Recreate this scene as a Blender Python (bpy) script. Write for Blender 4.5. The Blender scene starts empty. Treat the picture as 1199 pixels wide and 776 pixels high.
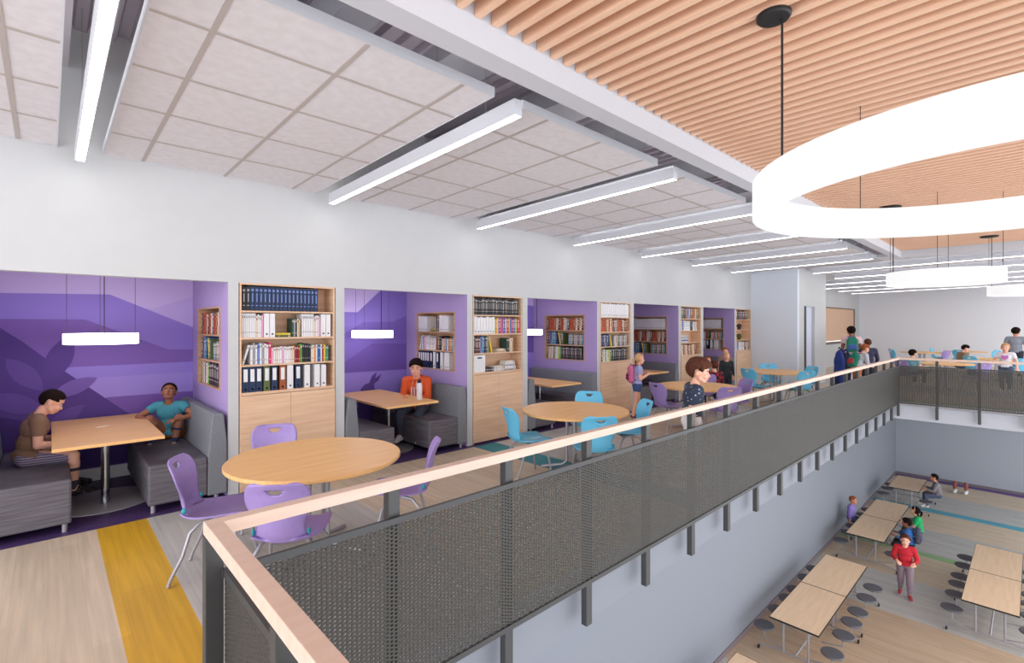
import bpy, math, random
import numpy as np
from mathutils import Vector, Matrix
random.seed(7)
PI = math.pi
SC = bpy.context.scene
COL = SC.collection
def lin(c):
    return tuple((v / 255 / 12.92) if v / 255 <= 0.04045 else ((v / 255 + 0.055) / 1.055) ** 2.4 for v in c)

# ---------------------------------------------------------------- camera, world, lights, exposure
YAW = 46.71
cam_d = bpy.data.cameras.new('camera'); cam = bpy.data.objects.new('camera', cam_d); COL.objects.link(cam)
cam.location = (0, 0, 1.8); cam.rotation_euler = (PI / 2, 0, math.radians(YAW - 90))
cam_d.sensor_width = 36; cam_d.lens = 577 / 1199 * 36; cam_d.shift_y = -8 / 1199; cam_d.clip_start = 0.05; cam_d.clip_end = 200
SC.camera = cam
SC.view_settings.view_transform = 'Standard'; SC.view_settings.look = 'None'
SC.view_settings.exposure = 0.30; SC.view_settings.gamma = 1.0; SC.view_settings.use_curve_mapping = False
W = bpy.data.worlds.new('daylight'); SC.world = W; W.use_nodes = True
W.node_tree.nodes['Background'].inputs[0].default_value = (0.90, 0.94, 1.0, 1)
W.node_tree.nodes['Background'].inputs[1].default_value = 2.3
FIXTURE_GLOW = 7.5; RING_GLOW = 0.68; BOOTH_GLOW = 5.0

def area(name, loc, rot, sx, sy, power, color=(1, 1, 1)):
    d = bpy.data.lights.new(name, 'AREA'); d.shape = 'RECTANGLE'; d.size = sx; d.size_y = sy; d.energy = power; d.color = color
    o = bpy.data.objects.new(name, d); COL.objects.link(o); o.location = loc; o.rotation_euler = rot; return o
# added fill lights out of view, standing in for daylight; no glazing is built
area('added_side_fill', (6.5, -7.5, 1.6), (math.radians(90), 0, 0), 22, 6.0, 50, (0.95, 0.97, 1.0))
area('added_end_fill', (-9.0, 0.5, 2.0), (math.radians(90), 0, math.radians(-90)), 9, 4.0, 330, (0.97, 0.98, 1.0))  # added fill, lifts faces turned towards the camera end
area('added_lower_hall_fill', (14.0, -5.0, -1.4), (math.radians(75), 0, 0), 22, 4.0, 160, (1.0, 0.97, 0.93))  # added fill for the lower hall, not an actual fitting

# ---------------------------------------------------------------- materials
_M = {}
def mat(name, rgb, rough=0.6, metal=0.0, emit=0.0, var=0.0, scale=(6, 6, 6), rgb2=None, bump=0.0, detail=3.0, spec=0.4, contrast=(0.35, 0.65), trans=0.0, coord='Object'):
    if name in _M: return _M[name]
    m = bpy.data.materials.new(name); m.use_nodes = True; nt = m.node_tree; b = nt.nodes['Principled BSDF']
    c = lin(rgb); b.inputs['Base Color'].default_value = (*c, 1); b.inputs['Roughness'].default_value = rough
    b.inputs['Metallic'].default_value = metal; b.inputs['Specular IOR Level'].default_value = spec
    if trans: b.inputs['Transmission Weight'].default_value = trans
    if emit:
        b.inputs['Emission Color'].default_value = (*c, 1); b.inputs['Emission Strength'].default_value = emit
    if var or rgb2 or bump:
        tc = nt.nodes.new('ShaderNodeTexCoord'); mp = nt.nodes.new('ShaderNodeMapping'); mp.inputs['Scale'].default_value = scale
        nt.links.new(tc.outputs[coord], mp.inputs['Vector'])
        n = nt.nodes.new('ShaderNodeTexNoise'); n.inputs['Scale'].default_value = 1.0; n.inputs['Detail'].default_value = detail
        nt.links.new(mp.outputs[0], n.inputs['Vector'])
        r = nt.nodes.new('ShaderNodeValToRGB'); r.color_ramp.elements[0].position = contrast[0]; r.color_ramp.elements[1].position = contrast[1]
        nt.links.new(n.outputs[0], r.inputs[0])
        if rgb2: ca, cb = lin(rgb2), c
        else: ca, cb = tuple(v * (1 - var) for v in c), tuple(min(1, v * (1 + var)) for v in c)
        r.color_ramp.elements[0].color = (*ca, 1); r.color_ramp.elements[1].color = (*cb, 1)
        nt.links.new(r.outputs[0], b.inputs['Base Color'])
        if bump:
            bp = nt.nodes.new('ShaderNodeBump'); bp.inputs['Strength'].default_value = bump; bp.inputs['Distance'].default_value = 0.01
            nt.links.new(n.outputs[0], bp.inputs['Height']); nt.links.new(bp.outputs[0], b.inputs['Normal'])
    _M[name] = m; return m

def plank(name, rgb, rgb2, along_x=False, seam=0.86, rough=0.45):
    """wood plank floor: long boards, each with its own tone, and streaky grain"""
    if name in _M: return _M[name]
    m = bpy.data.materials.new(name); m.use_nodes = True; nt = m.node_tree; b = nt.nodes['Principled BSDF']; N = nt.nodes.new; L = nt.links.new
    tc = N('ShaderNodeTexCoord'); mp = N('ShaderNodeMapping'); L(tc.outputs['Object'], mp.inputs['Vector'])
    if not along_x: mp.inputs['Rotation'].default_value = (0, 0, PI / 2)
    br = N('ShaderNodeTexBrick'); br.inputs['Scale'].default_value = 1.0; br.inputs['Brick Width'].default_value = 1.2; br.inputs['Row Height'].default_value = 0.18
    br.inputs['Mortar Size'].default_value = 0.0012; br.inputs['Mortar Smooth'].default_value = 0.3; br.inputs['Bias'].default_value = 0.0
    a, c = lin(rgb), lin(rgb2)
    br.inputs['Color1'].default_value = (*a, 1); br.inputs['Color2'].default_value = (*c, 1); br.inputs['Mortar'].default_value = (*[v * seam for v in c], 1)
    L(mp.outputs[0], br.inputs['Vector'])
    m2 = N('ShaderNodeMapping'); m2.inputs['Scale'].default_value = (1.2, 26, 1); L(mp.outputs[0], m2.inputs['Vector'])
    n = N('ShaderNodeTexNoise'); n.inputs['Scale'].default_value = 1.0; n.inputs['Detail'].default_value = 4; L(m2.outputs[0], n.inputs['Vector'])
    r = N('ShaderNodeValToRGB'); r.color_ramp.elements[0].position = 0.3; r.color_ramp.elements[1].position = 0.7
    r.color_ramp.elements[0].color = (0.84, 0.84, 0.84, 1); r.color_ramp.elements[1].color = (1.08, 1.08, 1.08, 1); L(n.outputs[0], r.inputs[0])
    mx = N('ShaderNodeMix'); mx.data_type = 'RGBA'; mx.blend_type = 'MULTIPLY'; mx.inputs['Factor'].default_value = 1
    L(br.outputs['Color'], mx.inputs['A']); L(r.outputs[0], mx.inputs['B']); L(mx.outputs['Result'], b.inputs['Base Color'])
    b.inputs['Roughness'].default_value = rough; b.inputs['Specular IOR Level'].default_value = 0.35
    _M[name] = m; return m

WALL = mat('wall_paint', (196, 196, 197), 0.85, var=0.01)
WALLB = mat('wall_paint_shade_tint', (218, 223, 233), 0.85)  # wall paint with the column side's cool shading in its colour, lightened
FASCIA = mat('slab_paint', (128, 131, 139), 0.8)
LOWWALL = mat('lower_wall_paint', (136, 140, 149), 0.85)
TRIM = mat('white_trim', (226, 225, 228), 0.5)
SOFFIT = mat('soffit_paint', (200, 201, 208), 0.8)
LAV = mat('curb_strip', (196, 194, 210), 0.6)
PUR = mat('lilac_wall', (172, 150, 200), 0.8)
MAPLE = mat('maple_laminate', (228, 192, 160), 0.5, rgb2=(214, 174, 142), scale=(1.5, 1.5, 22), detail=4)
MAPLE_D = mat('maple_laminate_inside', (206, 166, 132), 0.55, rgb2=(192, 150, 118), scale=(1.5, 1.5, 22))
TABLE = mat('table_laminate', (240, 190, 128), 0.45, rgb2=(231, 178, 116), scale=(2, 30, 2), detail=4)
CAF = mat('cafeteria_laminate', (238, 206, 172), 0.5, rgb2=(230, 196, 160), scale=(2, 30, 2))
OAKR = mat('rail_wood', (216, 190, 174), 0.5, rgb2=(208, 180, 163), scale=(2, 25, 25), detail=4)
SLAT = mat('slat_wood', (236, 196, 168), 0.6, rgb2=(226, 184, 155), scale=(14, 1.2, 14), detail=4)
SLATB = mat('slat_backing_wood', (196, 148, 122), 0.7)
STEEL = mat('charcoal_steel', (66, 66, 67), 0.45, metal=0.2)
MESHM = mat('expanded_metal', (64, 62, 58), 0.5, metal=0.2)
CHROME = mat('chrome', (190, 190, 194), 0.18, metal=1.0)
DISCM = mat('brushed_steel', (172, 175, 182), 0.3, metal=0.15)
ALU = mat('grey_tube', (168, 166, 172), 0.4, metal=0.5)
WHITEM = mat('white_enamel', (206, 206, 212), 0.4)
LEDM = mat('led_diffuser', (255, 255, 255), 0.5, emit=FIXTURE_GLOW)
DECKFILLM = mat('added_deck_fill', (255, 255, 255), 0.5, emit=10.0)  # glow added on top of the strip housings to brighten the deck
RINGM = mat('ring_diffuser', (255, 255, 255), 0.5, emit=RING_GLOW)
RINGM.node_tree.nodes['Principled BSDF'].inputs['Base Color'].default_value = (0.18, 0.18, 0.18, 1)
BOOTHM = mat('booth_ring_diffuser', (255, 255, 255), 0.5, emit=BOOTH_GLOW)
TILE = mat('acoustic_tile', (224, 220, 224), 0.9, rgb2=(215, 210, 214), scale=(14, 14, 14), contrast=(0.3, 0.7), bump=0.02)
GRID = mat('tile_grid', (182, 172, 168), 0.6)
DECKM = mat('deck_metal', (176, 166, 176), 0.7)
BEAMM = mat('beam_paint', (190, 188, 194), 0.8)
DUCTM = mat('duct_paint', (190, 184, 190), 0.7)
VINYL = mat('charcoal_vinyl', (110, 106, 113), 0.6, rgb2=(86, 82, 89), scale=(3, 3, 60), detail=4)
FABRIC = mat('grey_fabric', (134, 136, 142), 0.9, rgb2=(112, 114, 120), scale=(110, 110, 110), bump=0.05)
LILAC = mat('lilac_plastic', (156, 134, 194), 0.35, var=0.03, scale=(25, 25, 25))
BLUE = mat('sky_blue_plastic', (108, 200, 238), 0.35)
TEALB = mat('teal_button', (40, 150, 165), 0.4)
BLACK = mat('black_plastic', (28, 28, 30), 0.5)
STOOLM = mat('grey_stool', (92, 92, 98), 0.6)
F_CREAM = plank('plank_cream', (212, 192, 168), (203, 183, 158))
F_YEL = plank('plank_yellow', (216, 166, 44), (204, 154, 36))
F_GREY = plank('plank_grey', (192, 188, 182), (180, 177, 172))
F_TEAL = plank('plank_teal', (20, 140, 150), (16, 130, 142))
F_PUR = plank('plank_purple', (84, 62, 112), (74, 54, 100), along_x=True)
F_GREEN = plank('plank_green', (150, 186, 130), (142, 178, 122))
F_TAN = plank('plank_tan', (196, 170, 144), (186, 160, 134))
F_LTEAL = plank('plank_lower_teal', (84, 166, 186), (76, 158, 180))
F_LPUR = plank('plank_lower_purple', (110, 84, 146), (102, 78, 138))

# ---------------------------------------------------------------- mesh builder
class MB:
    def __init__(s): s.v = []; s.f = []; s.m = []; s.mi = 0
    def face(s, pts):
        b = len(s.v); s.v += [tuple(p) for p in pts]; s.f.append(tuple(range(b, b + len(pts)))); s.m.append(s.mi)
    def box(s, x0, y0, z0, x1, y1, z1, mi=None):
        mi = s.mi if mi is None else mi; b = len(s.v)
        s.v += [(x0, y0, z0), (x1, y0, z0), (x1, y1, z0), (x0, y1, z0), (x0, y0, z1), (x1, y0, z1), (x1, y1, z1), (x0, y1, z1)]
        for q in ((0, 3, 2, 1), (4, 5, 6, 7), (0, 1, 5, 4), (1, 2, 6, 5), (2, 3, 7, 6), (3, 0, 4, 7)): s.f.append(tuple(b + i for i in q)); s.m.append(mi)
        return s
    def prism(s, poly, axis, a, b_, mi=None):
        """extrude 2D polygon along axis ('x': poly is (y,z); 'y': (x,z); 'z': (x,y))"""
        mi = s.mi if mi is None else mi; n = len(poly); b = len(s.v)
        for t in (a, b_):
            for p, q in poly: s.v.append((t, p, q) if axis == 'x' else (p, t, q) if axis == 'y' else (p, q, t))
        s.f.append(tuple(b + i for i in range(n))); s.m.append(mi); s.f.append(tuple(b + n + i for i in reversed(range(n)))); s.m.append(mi)
        for i in range(n):
            j = (i + 1) % n; s.f.append((b + i, b + n + i, b + n + j, b + j)); s.m.append(mi)
        return s
    def lathe(s, prof, cx=0, cy=0, n=32, mi=None, close=False):
        """prof: list of (r,z)"""
        mi = s.mi if mi is None else mi; b = len(s.v); k = len(prof)
        for i in range(n):
            a = 2 * PI * i / n
            for r, z in prof: s.v.append((cx + r * math.cos(a), cy + r * math.sin(a), z))
        for i in range(n):
            j = (i + 1) % n
            for q in range(k - 1 if not close else k):
                r = (q + 1) % k; s.f.append((b + i * k + q, b + j * k + q, b + j * k + r, b + i * k + r)); s.m.append(mi)
        if not close:
            s.f.append(tuple(b + i * k for i in reversed(range(n)))); s.m.append(mi)
            s.f.append(tuple(b + i * k + k - 1 for i in range(n))); s.m.append(mi)
        return s
    def tube(s, pts, r, n=8, mi=None):
        mi = s.mi if mi is None else mi; b = len(s.v); pts = [Vector(p) for p in pts]; rr = r if isinstance(r, (list, tuple)) else [r] * len(pts)
        up = None
        for i, p in enumerate(pts):
            d = (pts[min(i + 1, len(pts) - 1)] - pts[max(i - 1, 0)]).normalized()
            if up is None: up = d.orthogonal().normalized()
            up = (up - d * up.dot(d)).normalized(); w = d.cross(up)
            for k in range(n):
                a = 2 * PI * k / n; s.v.append(tuple(p + (up * math.cos(a) + w * math.sin(a)) * rr[i]))
        for i in range(len(pts) - 1):
            for k in range(n):
                l = (k + 1) % n; s.f.append((b + i * n + k, b + i * n + l, b + (i + 1) * n + l, b + (i + 1) * n + k)); s.m.append(mi)
        s.f.append(tuple(b + k for k in reversed(range(n)))); s.m.append(mi)
        s.f.append(tuple(b + (len(pts) - 1) * n + k for k in range(n))); s.m.append(mi)
        return s
    def ball(s, c, r, n=12, m=8, mi=None):
        mi = s.mi if mi is None else mi; r = (r, r, r) if not isinstance(r, (tuple, list)) else r; b = len(s.v)
        for i in range(1, m):
            t = PI * i / m
            for k in range(n):
                a = 2 * PI * k / n; s.v.append((c[0] + r[0] * math.sin(t) * math.cos(a), c[1] + r[1] * math.sin(t) * math.sin(a), c[2] + r[2] * math.cos(t)))
        s.v += [(c[0], c[1], c[2] + r[2]), (c[0], c[1], c[2] - r[2])]; T = len(s.v) - 2
        for i in range(m - 2):
            for k in range(n):
                l = (k + 1) % n; s.f.append((b + i * n + k, b + (i + 1) * n + k, b + (i + 1) * n + l, b + i * n + l)); s.m.append(mi)
        for k in range(n):
            l = (k + 1) % n; s.f.append((T, b + k, b + l)); s.m.append(mi); s.f.append((T + 1, b + (m - 2) * n + l, b + (m - 2) * n + k)); s.m.append(mi)
        return s
    def mesh(s, name, mats):
        me = bpy.data.meshes.new(name); me.from_pydata(s.v, [], s.f)
        for m in (mats if isinstance(mats, (list, tuple)) else [mats]): me.materials.append(m)
        me.polygons.foreach_set('material_index', s.m); me.update(); return me
    def build(s, name, mats, parent=None, smooth=False, bevel=0, loc=None):
        me = s.mesh(name, mats)
        import bmesh
        bm = bmesh.new(); bm.from_mesh(me); bmesh.ops.recalc_face_normals(bm, faces=bm.faces); bm.to_mesh(me); bm.free()
        if smooth:
            me.polygons.foreach_set('use_smooth', [True] * len(me.polygons))
            try: me.set_sharp_from_angle(angle=math.radians(40))
            except Exception: pass
        o = bpy.data.objects.new(name, me); COL.objects.link(o); o.parent = parent
        if loc: o.location = loc
        if bevel:
            md = o.modifiers.new('bevel', 'BEVEL'); md.width = bevel; md.segments = 2; md.limit_method = 'ANGLE'
        return o

def tag(o, label=None, cat=None, group=None, kind=None):
    if label: o['label'] = label
    if cat: o['category'] = cat
    if group: o['group'] = group
    if kind: o['kind'] = kind
    return o
def thing(name, label, cat, loc=(0, 0, 0), rz=0.0, group=None):
    o = bpy.data.objects.new(name, None); COL.objects.link(o); o.location = loc; o.rotation_euler = (0, 0, rz)
    o.empty_display_size = 0.1
    return tag(o, label, cat, group)
def struct(name, mb, m, parent=None, **k):
    o = mb.build(name, m, parent, **k)
    if parent is None: o['kind'] = 'structure'
    return o
def copy_tree(o, parent=None):
    c = o.copy(); COL.objects.link(c); c.parent = parent
    for ch in list(o.children): copy_tree(ch, c)
    return c

# ================================================================ SETTING
YW = 5.76                    # front plane of the booth wall
PER = 3.151; R0 = 1.365      # module length, first booth's right side wall
OPEN_W = 1.89; HZ = 2.245; YB = 7.46; BZ = 2.62
XC = 15.13                   # corner of the far column
YE = 2.20; XE = 13.93        # edge of the floor opening
ZL = -4.2                    # lower hall floor
def strips(mb, bands, y0, y1, z):
    for x0, x1, mi in bands: mb.face([(x0, y0, z), (x1, y0, z), (x1, y1, z), (x0, y1, z)]); mb.m[-1] = mi
# upper floor: bands of coloured planks
FM = [F_CREAM, F_YEL, F_GREY, F_TEAL, F_PUR, F_GREEN, FASCIA, LAV, F_TAN, F_LTEAL, F_LPUR]
mb = MB()
YP = 5.665
strips(mb, [(-3.5, 0.31, 0), (0.31, 0.455, 1)], -2.5, YE, 0)
strips(mb, [(-3.5, 0.31, 0), (0.31, 0.67, 1), (0.67, 2.3, 2), (2.3, 4.57, 0), (4.57, 4.98, 3), (4.98, 6.7, 2), (6.7, 8.9, 0), (8.9, 9.3, 0), (9.3, 11.2, 2), (11.2, 13.4, 0), (13.4, 14.7, 2), (14.7, 15.0, 5), (15.0, 17.0, 0), (17.0, 19.0, 2), (19.0, 22.0, 0), (22.0, 24.0, 2), (24.0, 29.4, 0)], YE + 0.12, YP, 0)
strips(mb, [(XE + 0.12, 14.7, 2), (14.7, 15.0, 5), (15.0, 17.0, 0), (17.0, 19.0, 2), (19.0, 22.0, 0), (22.0, 24.0, 2), (24.0, 29.4, 0)], -3.0, YE + 0.12, 0)
strips(mb, [(-3.5, 29.4, 0)], YP + 1.9, YP + 3.4, -0.001)
strips(mb, [(-3.5, XC, 4)], YP, YP + 1.9, 0)
strips(mb, [(XC, 29.4, 0)], YP, YP + 1.9, 0)
strips(mb, [(0.455, XE + 0.12, 7)], YE, YE + 0.12, 0)
mb.face([(XE, -3, 0), (XE + 0.12, -3, 0), (XE + 0.12, YE, 0), (XE, YE, 0)]); mb.m[-1] = 7
struct('floor', mb, FM)
# slab edges (fascia) of the opening
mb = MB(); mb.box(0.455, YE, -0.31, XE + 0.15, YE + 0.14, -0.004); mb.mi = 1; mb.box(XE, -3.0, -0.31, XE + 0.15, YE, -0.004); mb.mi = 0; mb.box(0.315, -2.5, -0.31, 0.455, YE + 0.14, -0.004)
struct('trim_1', mb, [FASCIA, mat('slab_paint_lightened', (186, 189, 197), 0.8)])  # far edge: same slab paint, lightened to offset the shade on it
mb = MB(); mb.box(-3.5, YE + 0.14, -0.33, 29.4, 9.06, -0.01); mb.box(XE + 0.15, -3, -0.33, 29.4, YE + 0.14, -0.01); mb.box(-3.5, -2.5, -0.33, 0.315, YE + 0.14, -0.01)
struct('trim_2', mb, FASCIA)
# lower hall
mb = MB()
strips(mb, [(-3, 5.2, 2), (5.2, 6.6, 0), (6.6, 8.9, 2), (8.9, 12.79, 8), (12.79, 14.75, 2), (14.75, 16.5, 0), (16.5, 16.79, 5), (16.79, 18.72, 2), (18.72, 20.55, 0), (20.55, 20.95, 9), (20.95, 22.75, 2), (22.75, 24.55, 0), (24.55, 24.93, 10)], -4.5, 3.86, ZL)
struct('floor_lower', mb, FM)
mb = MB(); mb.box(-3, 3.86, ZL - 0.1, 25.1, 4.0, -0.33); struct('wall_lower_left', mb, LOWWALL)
mb = MB(); mb.box(24.93, -4.5, ZL - 0.1, 25.1, 3.86, -0.33); struct('wall_lower_far', mb, mat('lower_wall_paint_lightened', (168, 172, 181), 0.85))  # lower wall paint lightened here because this face falls in shade
BASEM = mat('lower_baseboard', (120, 108, 112), 0.7)
mb = MB(); mb.box(-3, 3.845, ZL, 24.93, 3.86, ZL + 0.1); struct('baseboard_lower_left', mb, BASEM)
mb = MB(); mb.box(24.915, -4.5, ZL, 24.93, 3.845, ZL + 0.1); struct('baseboard_lower_far', mb, BASEM)

# booth wall: header, pillars, booth boxes with niche holes, bookcase recesses
NZ = (1.085, 2.0); NY = (6.06, 7.12)
mb = MB()
mb.box(-3.5, YW, HZ, XC + 3, YW + 0.12, 4.45)
mb.box(-3.5, YW + 0.12, BZ, XC, YB + 0.1, BZ + 0.06)
for i in range(-1, 5):
    r = R0 + PER * i
    mb.box(r, YW, 0, r + 0.10, YW + 0.12, HZ)
    x1 = min(r + PER - OPEN_W, 15.2)
    if i < 4: mb.box(r + 1.15, YW, 0, r + PER - OPEN_W, YW + 0.12, HZ)
struct('wall_left', mb, WALL)
mb = MB()
for i in range(-1, 5):
    r = R0 + PER * i; l = r - OPEN_W
    mb.box(l - 0.05, YB, 0, r + 0.05, YB + 0.1, BZ)
    t = 0.02
    # right wall with the niche cut out
    mb.box(r, YW + 0.12, 0, r + t, NY[0], BZ); mb.box(r, NY[1], 0, r + t, YB, BZ)
    mb.box(r, NY[0], 0, r + t, NY[1], NZ[0]); mb.box(r, NY[0], NZ[1], r + t, NY[1], BZ)
    mb.box(r - 0.001, YW + 0.001, 0, r + t, YW + 0.12, HZ)
    mb.box(l - t, YW + 0.12, 0, l, YB, BZ)
struct('wall_booths', mb, PUR)
mb = MB()
for i in range(-1, 5):
    r = R0 + PER * i; l = r - OPEN_W
    mb.box(l + 0.001, YB - 0.012, 0.0, r - 0.001, YB, 0.14)
struct('baseboard_booths', mb, TRIM)
# corner column with the door, and far walls
mb = MB(); DX0, DX1, DZ = 15.72, 16.7, 2.33
mb.box(XC, 4.52, 0, XC + 0.15, 6.4, 4.45); mb.mi = 1
mb.box(XC + 0.15, 4.52, 0, DX0, 4.64, 4.45); mb.box(DX1, 4.52, 0, 17.85, 4.64, 4.45); mb.box(DX0, 4.52, DZ, DX1, 4.64, 4.45)
mb.box(17.7, 4.64, 0, 17.85, 6.4, 4.45)
mb.mi = 0
mb.face([(XC - 0.001, 4.52, 0), (XC - 0.001, YW, 0), (XC - 0.001, YW, 4.45), (XC - 0.001, 4.52, 4.45)])
struct('wall_column', mb, [WALLB, WALL])
mb = MB(); mb.box(DX0, 4.60, 0, DX1, 4.63, DZ, 0)
dr = struct('door_1', mb, mat('door_pale', (205, 208, 226), 0.5))
mb = MB(); mb.box(DX0, 4.505, 0, DX0 + 0.14, 4.60, DZ); mb.build('door_frame', BLACK, dr)
mb = MB(); WX0, WX1, WZ0, WZ1 = 22.6, 28.4, 0.95, 2.55; WYY = 5.97
mb.box(17.85, WYY, 0, WX0, WYY + 0.12, 4.45); mb.box(WX1, WYY, 0, 29.3, WYY + 0.12, 4.45); mb.box(WX0, WYY, 0, WX1, WYY + 0.12, WZ0); mb.box(WX0, WYY, WZ1, WX1, WYY + 0.12, 4.45)
struct('wall_back', mb, WALL)
mb = MB(); mb.box(29.2, -3, 0, 29.4, 5.97, 4.45); struct('wall_far', mb, mat('far_wall_paint', (230, 232, 238), 0.85))
win = MB(); BL = mat('tan_blind', (214, 178, 150), 0.7)
for k in range(16):
    z0 = WZ0 + 0.14 + k * (WZ1 - WZ0 - 0.16) / 16; win.box(WX0 + 0.05, WYY + 0.03, z0, WX1 - 0.05, WYY + 0.040 + 0.006 * (k % 2), z0 + 0.091)
wo = struct('window_1', win, BL)
fr = MB()
for a in ((WX0, WZ0, WX1, WZ0 + 0.12), (WX0, WZ1 - 0.05, WX1, WZ1), (WX0, WZ0, WX0 + 0.06, WZ1), (WX1 - 0.12, WZ0, WX1, WZ1)): fr.box(a[0], WYY + 0.005, a[1], a[2], WYY + 0.06, a[3])
fr.build('window_frame', mat('bronze_frame', (112, 92, 76), 0.5), wo)

# ---- ceiling: fluted deck, beams, ducts, soffit frame
mb = MB(); x = -3.5; mb.mi = 0
prof = []
while x < 29.3:
    prof += [(x, 4.44), (x + 0.05, 4.44), (x + 0.07, 4.38), (x + 0.15, 4.38), (x + 0.17, 4.44)]; x += 0.2
prof = prof + [(x, 4.55), (-3.5, 4.55)]
for a, b in zip(prof[:-3], prof[1:-2]): mb.face([(a[0], 0.5, a[1]), (b[0], 0.5, b[1]), (b[0], YW, b[1]), (a[0], YW, a[1])])
mb.box(-3.5, 0.5, 4.45, 29.4, YW + 0.1, 4.6)
mb.box(13.93, -3, 4.45, 29.4, 0.5, 4.6)
mb.box(-3.5, -3, 4.45, 13.93, 0.5, 4.6)
struct('ceiling', mb, DECKM)
mb = MB()
for x, w, z in ((-1.2, 0.35, 4.0), (1.55, 0.28, 4.1), (2.6, 0.5, 4.2), (3.95, 0.5, 4.15), (5.1, 0.8, 4.2), (7.2, 0.5, 4.15), (9.2, 0.8, 4.2), (11.4, 0.5, 4.2), (12.5, 0.7, 4.2), (16.5, 0.4, 4.1)):
    mb.box(x, YE, z, x + w, YW, 4.4)
struct('ceiling_beams', mb, BEAMM)
t = MB(); t.box(-0.04, 2.3, 4.04, 0.13, YW, 4.3); tag(t.build('air_duct', DUCTM), 'pale boxed air duct under the metal deck beside the leftmost strip light', 'duct')
# soffit frame round the slatted panel
YS0, YS1 = 2.06, 2.21; ZS = 3.3; XS0, XS1 = 13.95, 14.3
mb = MB(); mb.box(-3.5, YS0, ZS, XS1, YS1, 4.45); mb.box(XS0, -3, ZS, XS1, YS0, 4.45)
struct('ceiling_soffit', mb, SOFFIT)
# slatted wood ceiling: 100 nearest slats as parts, the rest as one
sl = thing('slatted_wood_ceiling', 'large slatted maple wood ceiling panel above the railing and ring lights', 'ceiling panel', (0, 0, 3.45))
bk = MB(); bk.box(-3.4, -2.6, 0.125, 13.94, YS0 - 0.003, 0.15); bk.build('backing_panel', SLATB, sl)
one = MB(); one.box(-0.02, -2.6, 0, 0.02, YS0 - 0.004, 0.12)
sme = one.build('slat', SLAT, sl); sme.location = (1.2, 0, 0)
rest = MB(); x = 1.2 - 0.1205
while x > -3.35: rest.box(x - 0.02, -2.6, 0, x + 0.02, YS0 - 0.004, 0.12); x -= 0.1205
x = 1.2; k = 1
while x + 0.1205 < 13.9:
    x += 0.1205; k += 1
    if k <= 100: c = sme.copy(); COL.objects.link(c); c.location = (x, 0, 0); c.parent = sl
    else: rest.box(x - 0.02, -2.6, 0, x + 0.02, YS0 - 0.004, 0.12)
o = rest.build('slat_rows', SLAT, sl); o['kind'] = 'stuff'

# acoustic clouds, sloping 2 percent down to the wall
SLP = 0.02
def cloud(x0, x1, y0, y1, label, tx=0.68, ox=0.28, oy=0.45):
    z = 3.33 + SLP * (5.76 - y0)
    r = thing('acoustic_ceiling_cloud', label, 'ceiling panel', (x0, y0, z), 0, 'white tiled acoustic ceiling clouds'); r.rotation_euler = (-math.atan(SLP), 0, 0)
    L, D = x1 - x0, y1 - y0
    p = MB(); p.box(0, 0, 0.004, L, D, 0.05); p.build('tile_panel', TILE, r)
    g = MB(); x = ox
    while x < L - 0.02: g.box(x - 0.014, 0.002, 0.0, x + 0.014, D - 0.002, 0.004); x += tx
    y = oy
    while y < D - 0.05: g.box(0, y - 0.014, -0.0005, L, y + 0.014, 0.0035); y += tx
    g.build('tile_grid', GRID, r)
    e = MB(); e.box(-0.012, -0.012, -0.002, L + 0.012, 0, 0.065); e.box(-0.012, D, -0.002, L + 0.012, D + 0.012, 0.065); e.box(-0.012, 0, -0.002, 0, D, 0.065); e.box(L, 0, -0.002, L + 0.012, D, 0.065)
    e.build('edge_trim', WHITEM, r)
    for a in (0.25, L - 0.25):
        for b in (0.3, D - 0.3): w = MB(); w.tube([(a, b, 0.05), (a, b, 0.9)], 0.003, 5); w.build('hanger_wire', ALU, r)
def FX(k): return 0.2 + 2.19 * k
ORD = ['nearest', 'second', 'third', 'fourth', 'fifth', 'sixth', 'seventh', 'eighth', 'ninth', 'tenth', 'eleventh', 'twelfth', 'thirteenth', 'fourteenth']
for k in range(-1, 7):
    cloud(FX(k) + 0.17 if k else 0.37, FX(k) + (2.04 if k else 2.06), 2.60, 5.745,
          'white tiled ceiling cloud at the far left edge, left of the leftmost strip light' if k < 0 else 'white tiled ceiling cloud between the %s and %s strip lights counted from the left' % (ORD[k], ORD[k + 1]))
for k in range(7, 13):
    y1 = 4.4 if k < 8 else 5.8
    cloud(FX(k) + 0.17, FX(k) + 2.04, 0.6, y1, 'long white tiled ceiling cloud beyond the slatted panel, between the %s and %s strip lights' % (ORD[k], ORD[k + 1]))
cloud(14.4, 15.36, -2.6, 4.4, 'narrow white tiled ceiling cloud just beyond the end of the slatted panel')
for k in range(7, 13): cloud(FX(k) + 0.17, FX(k) + 2.04, -2.6, 0.55, 'white tiled ceiling cloud at the far right, between the %s and %s strip lights' % (ORD[k], ORD[k + 1]))

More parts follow.
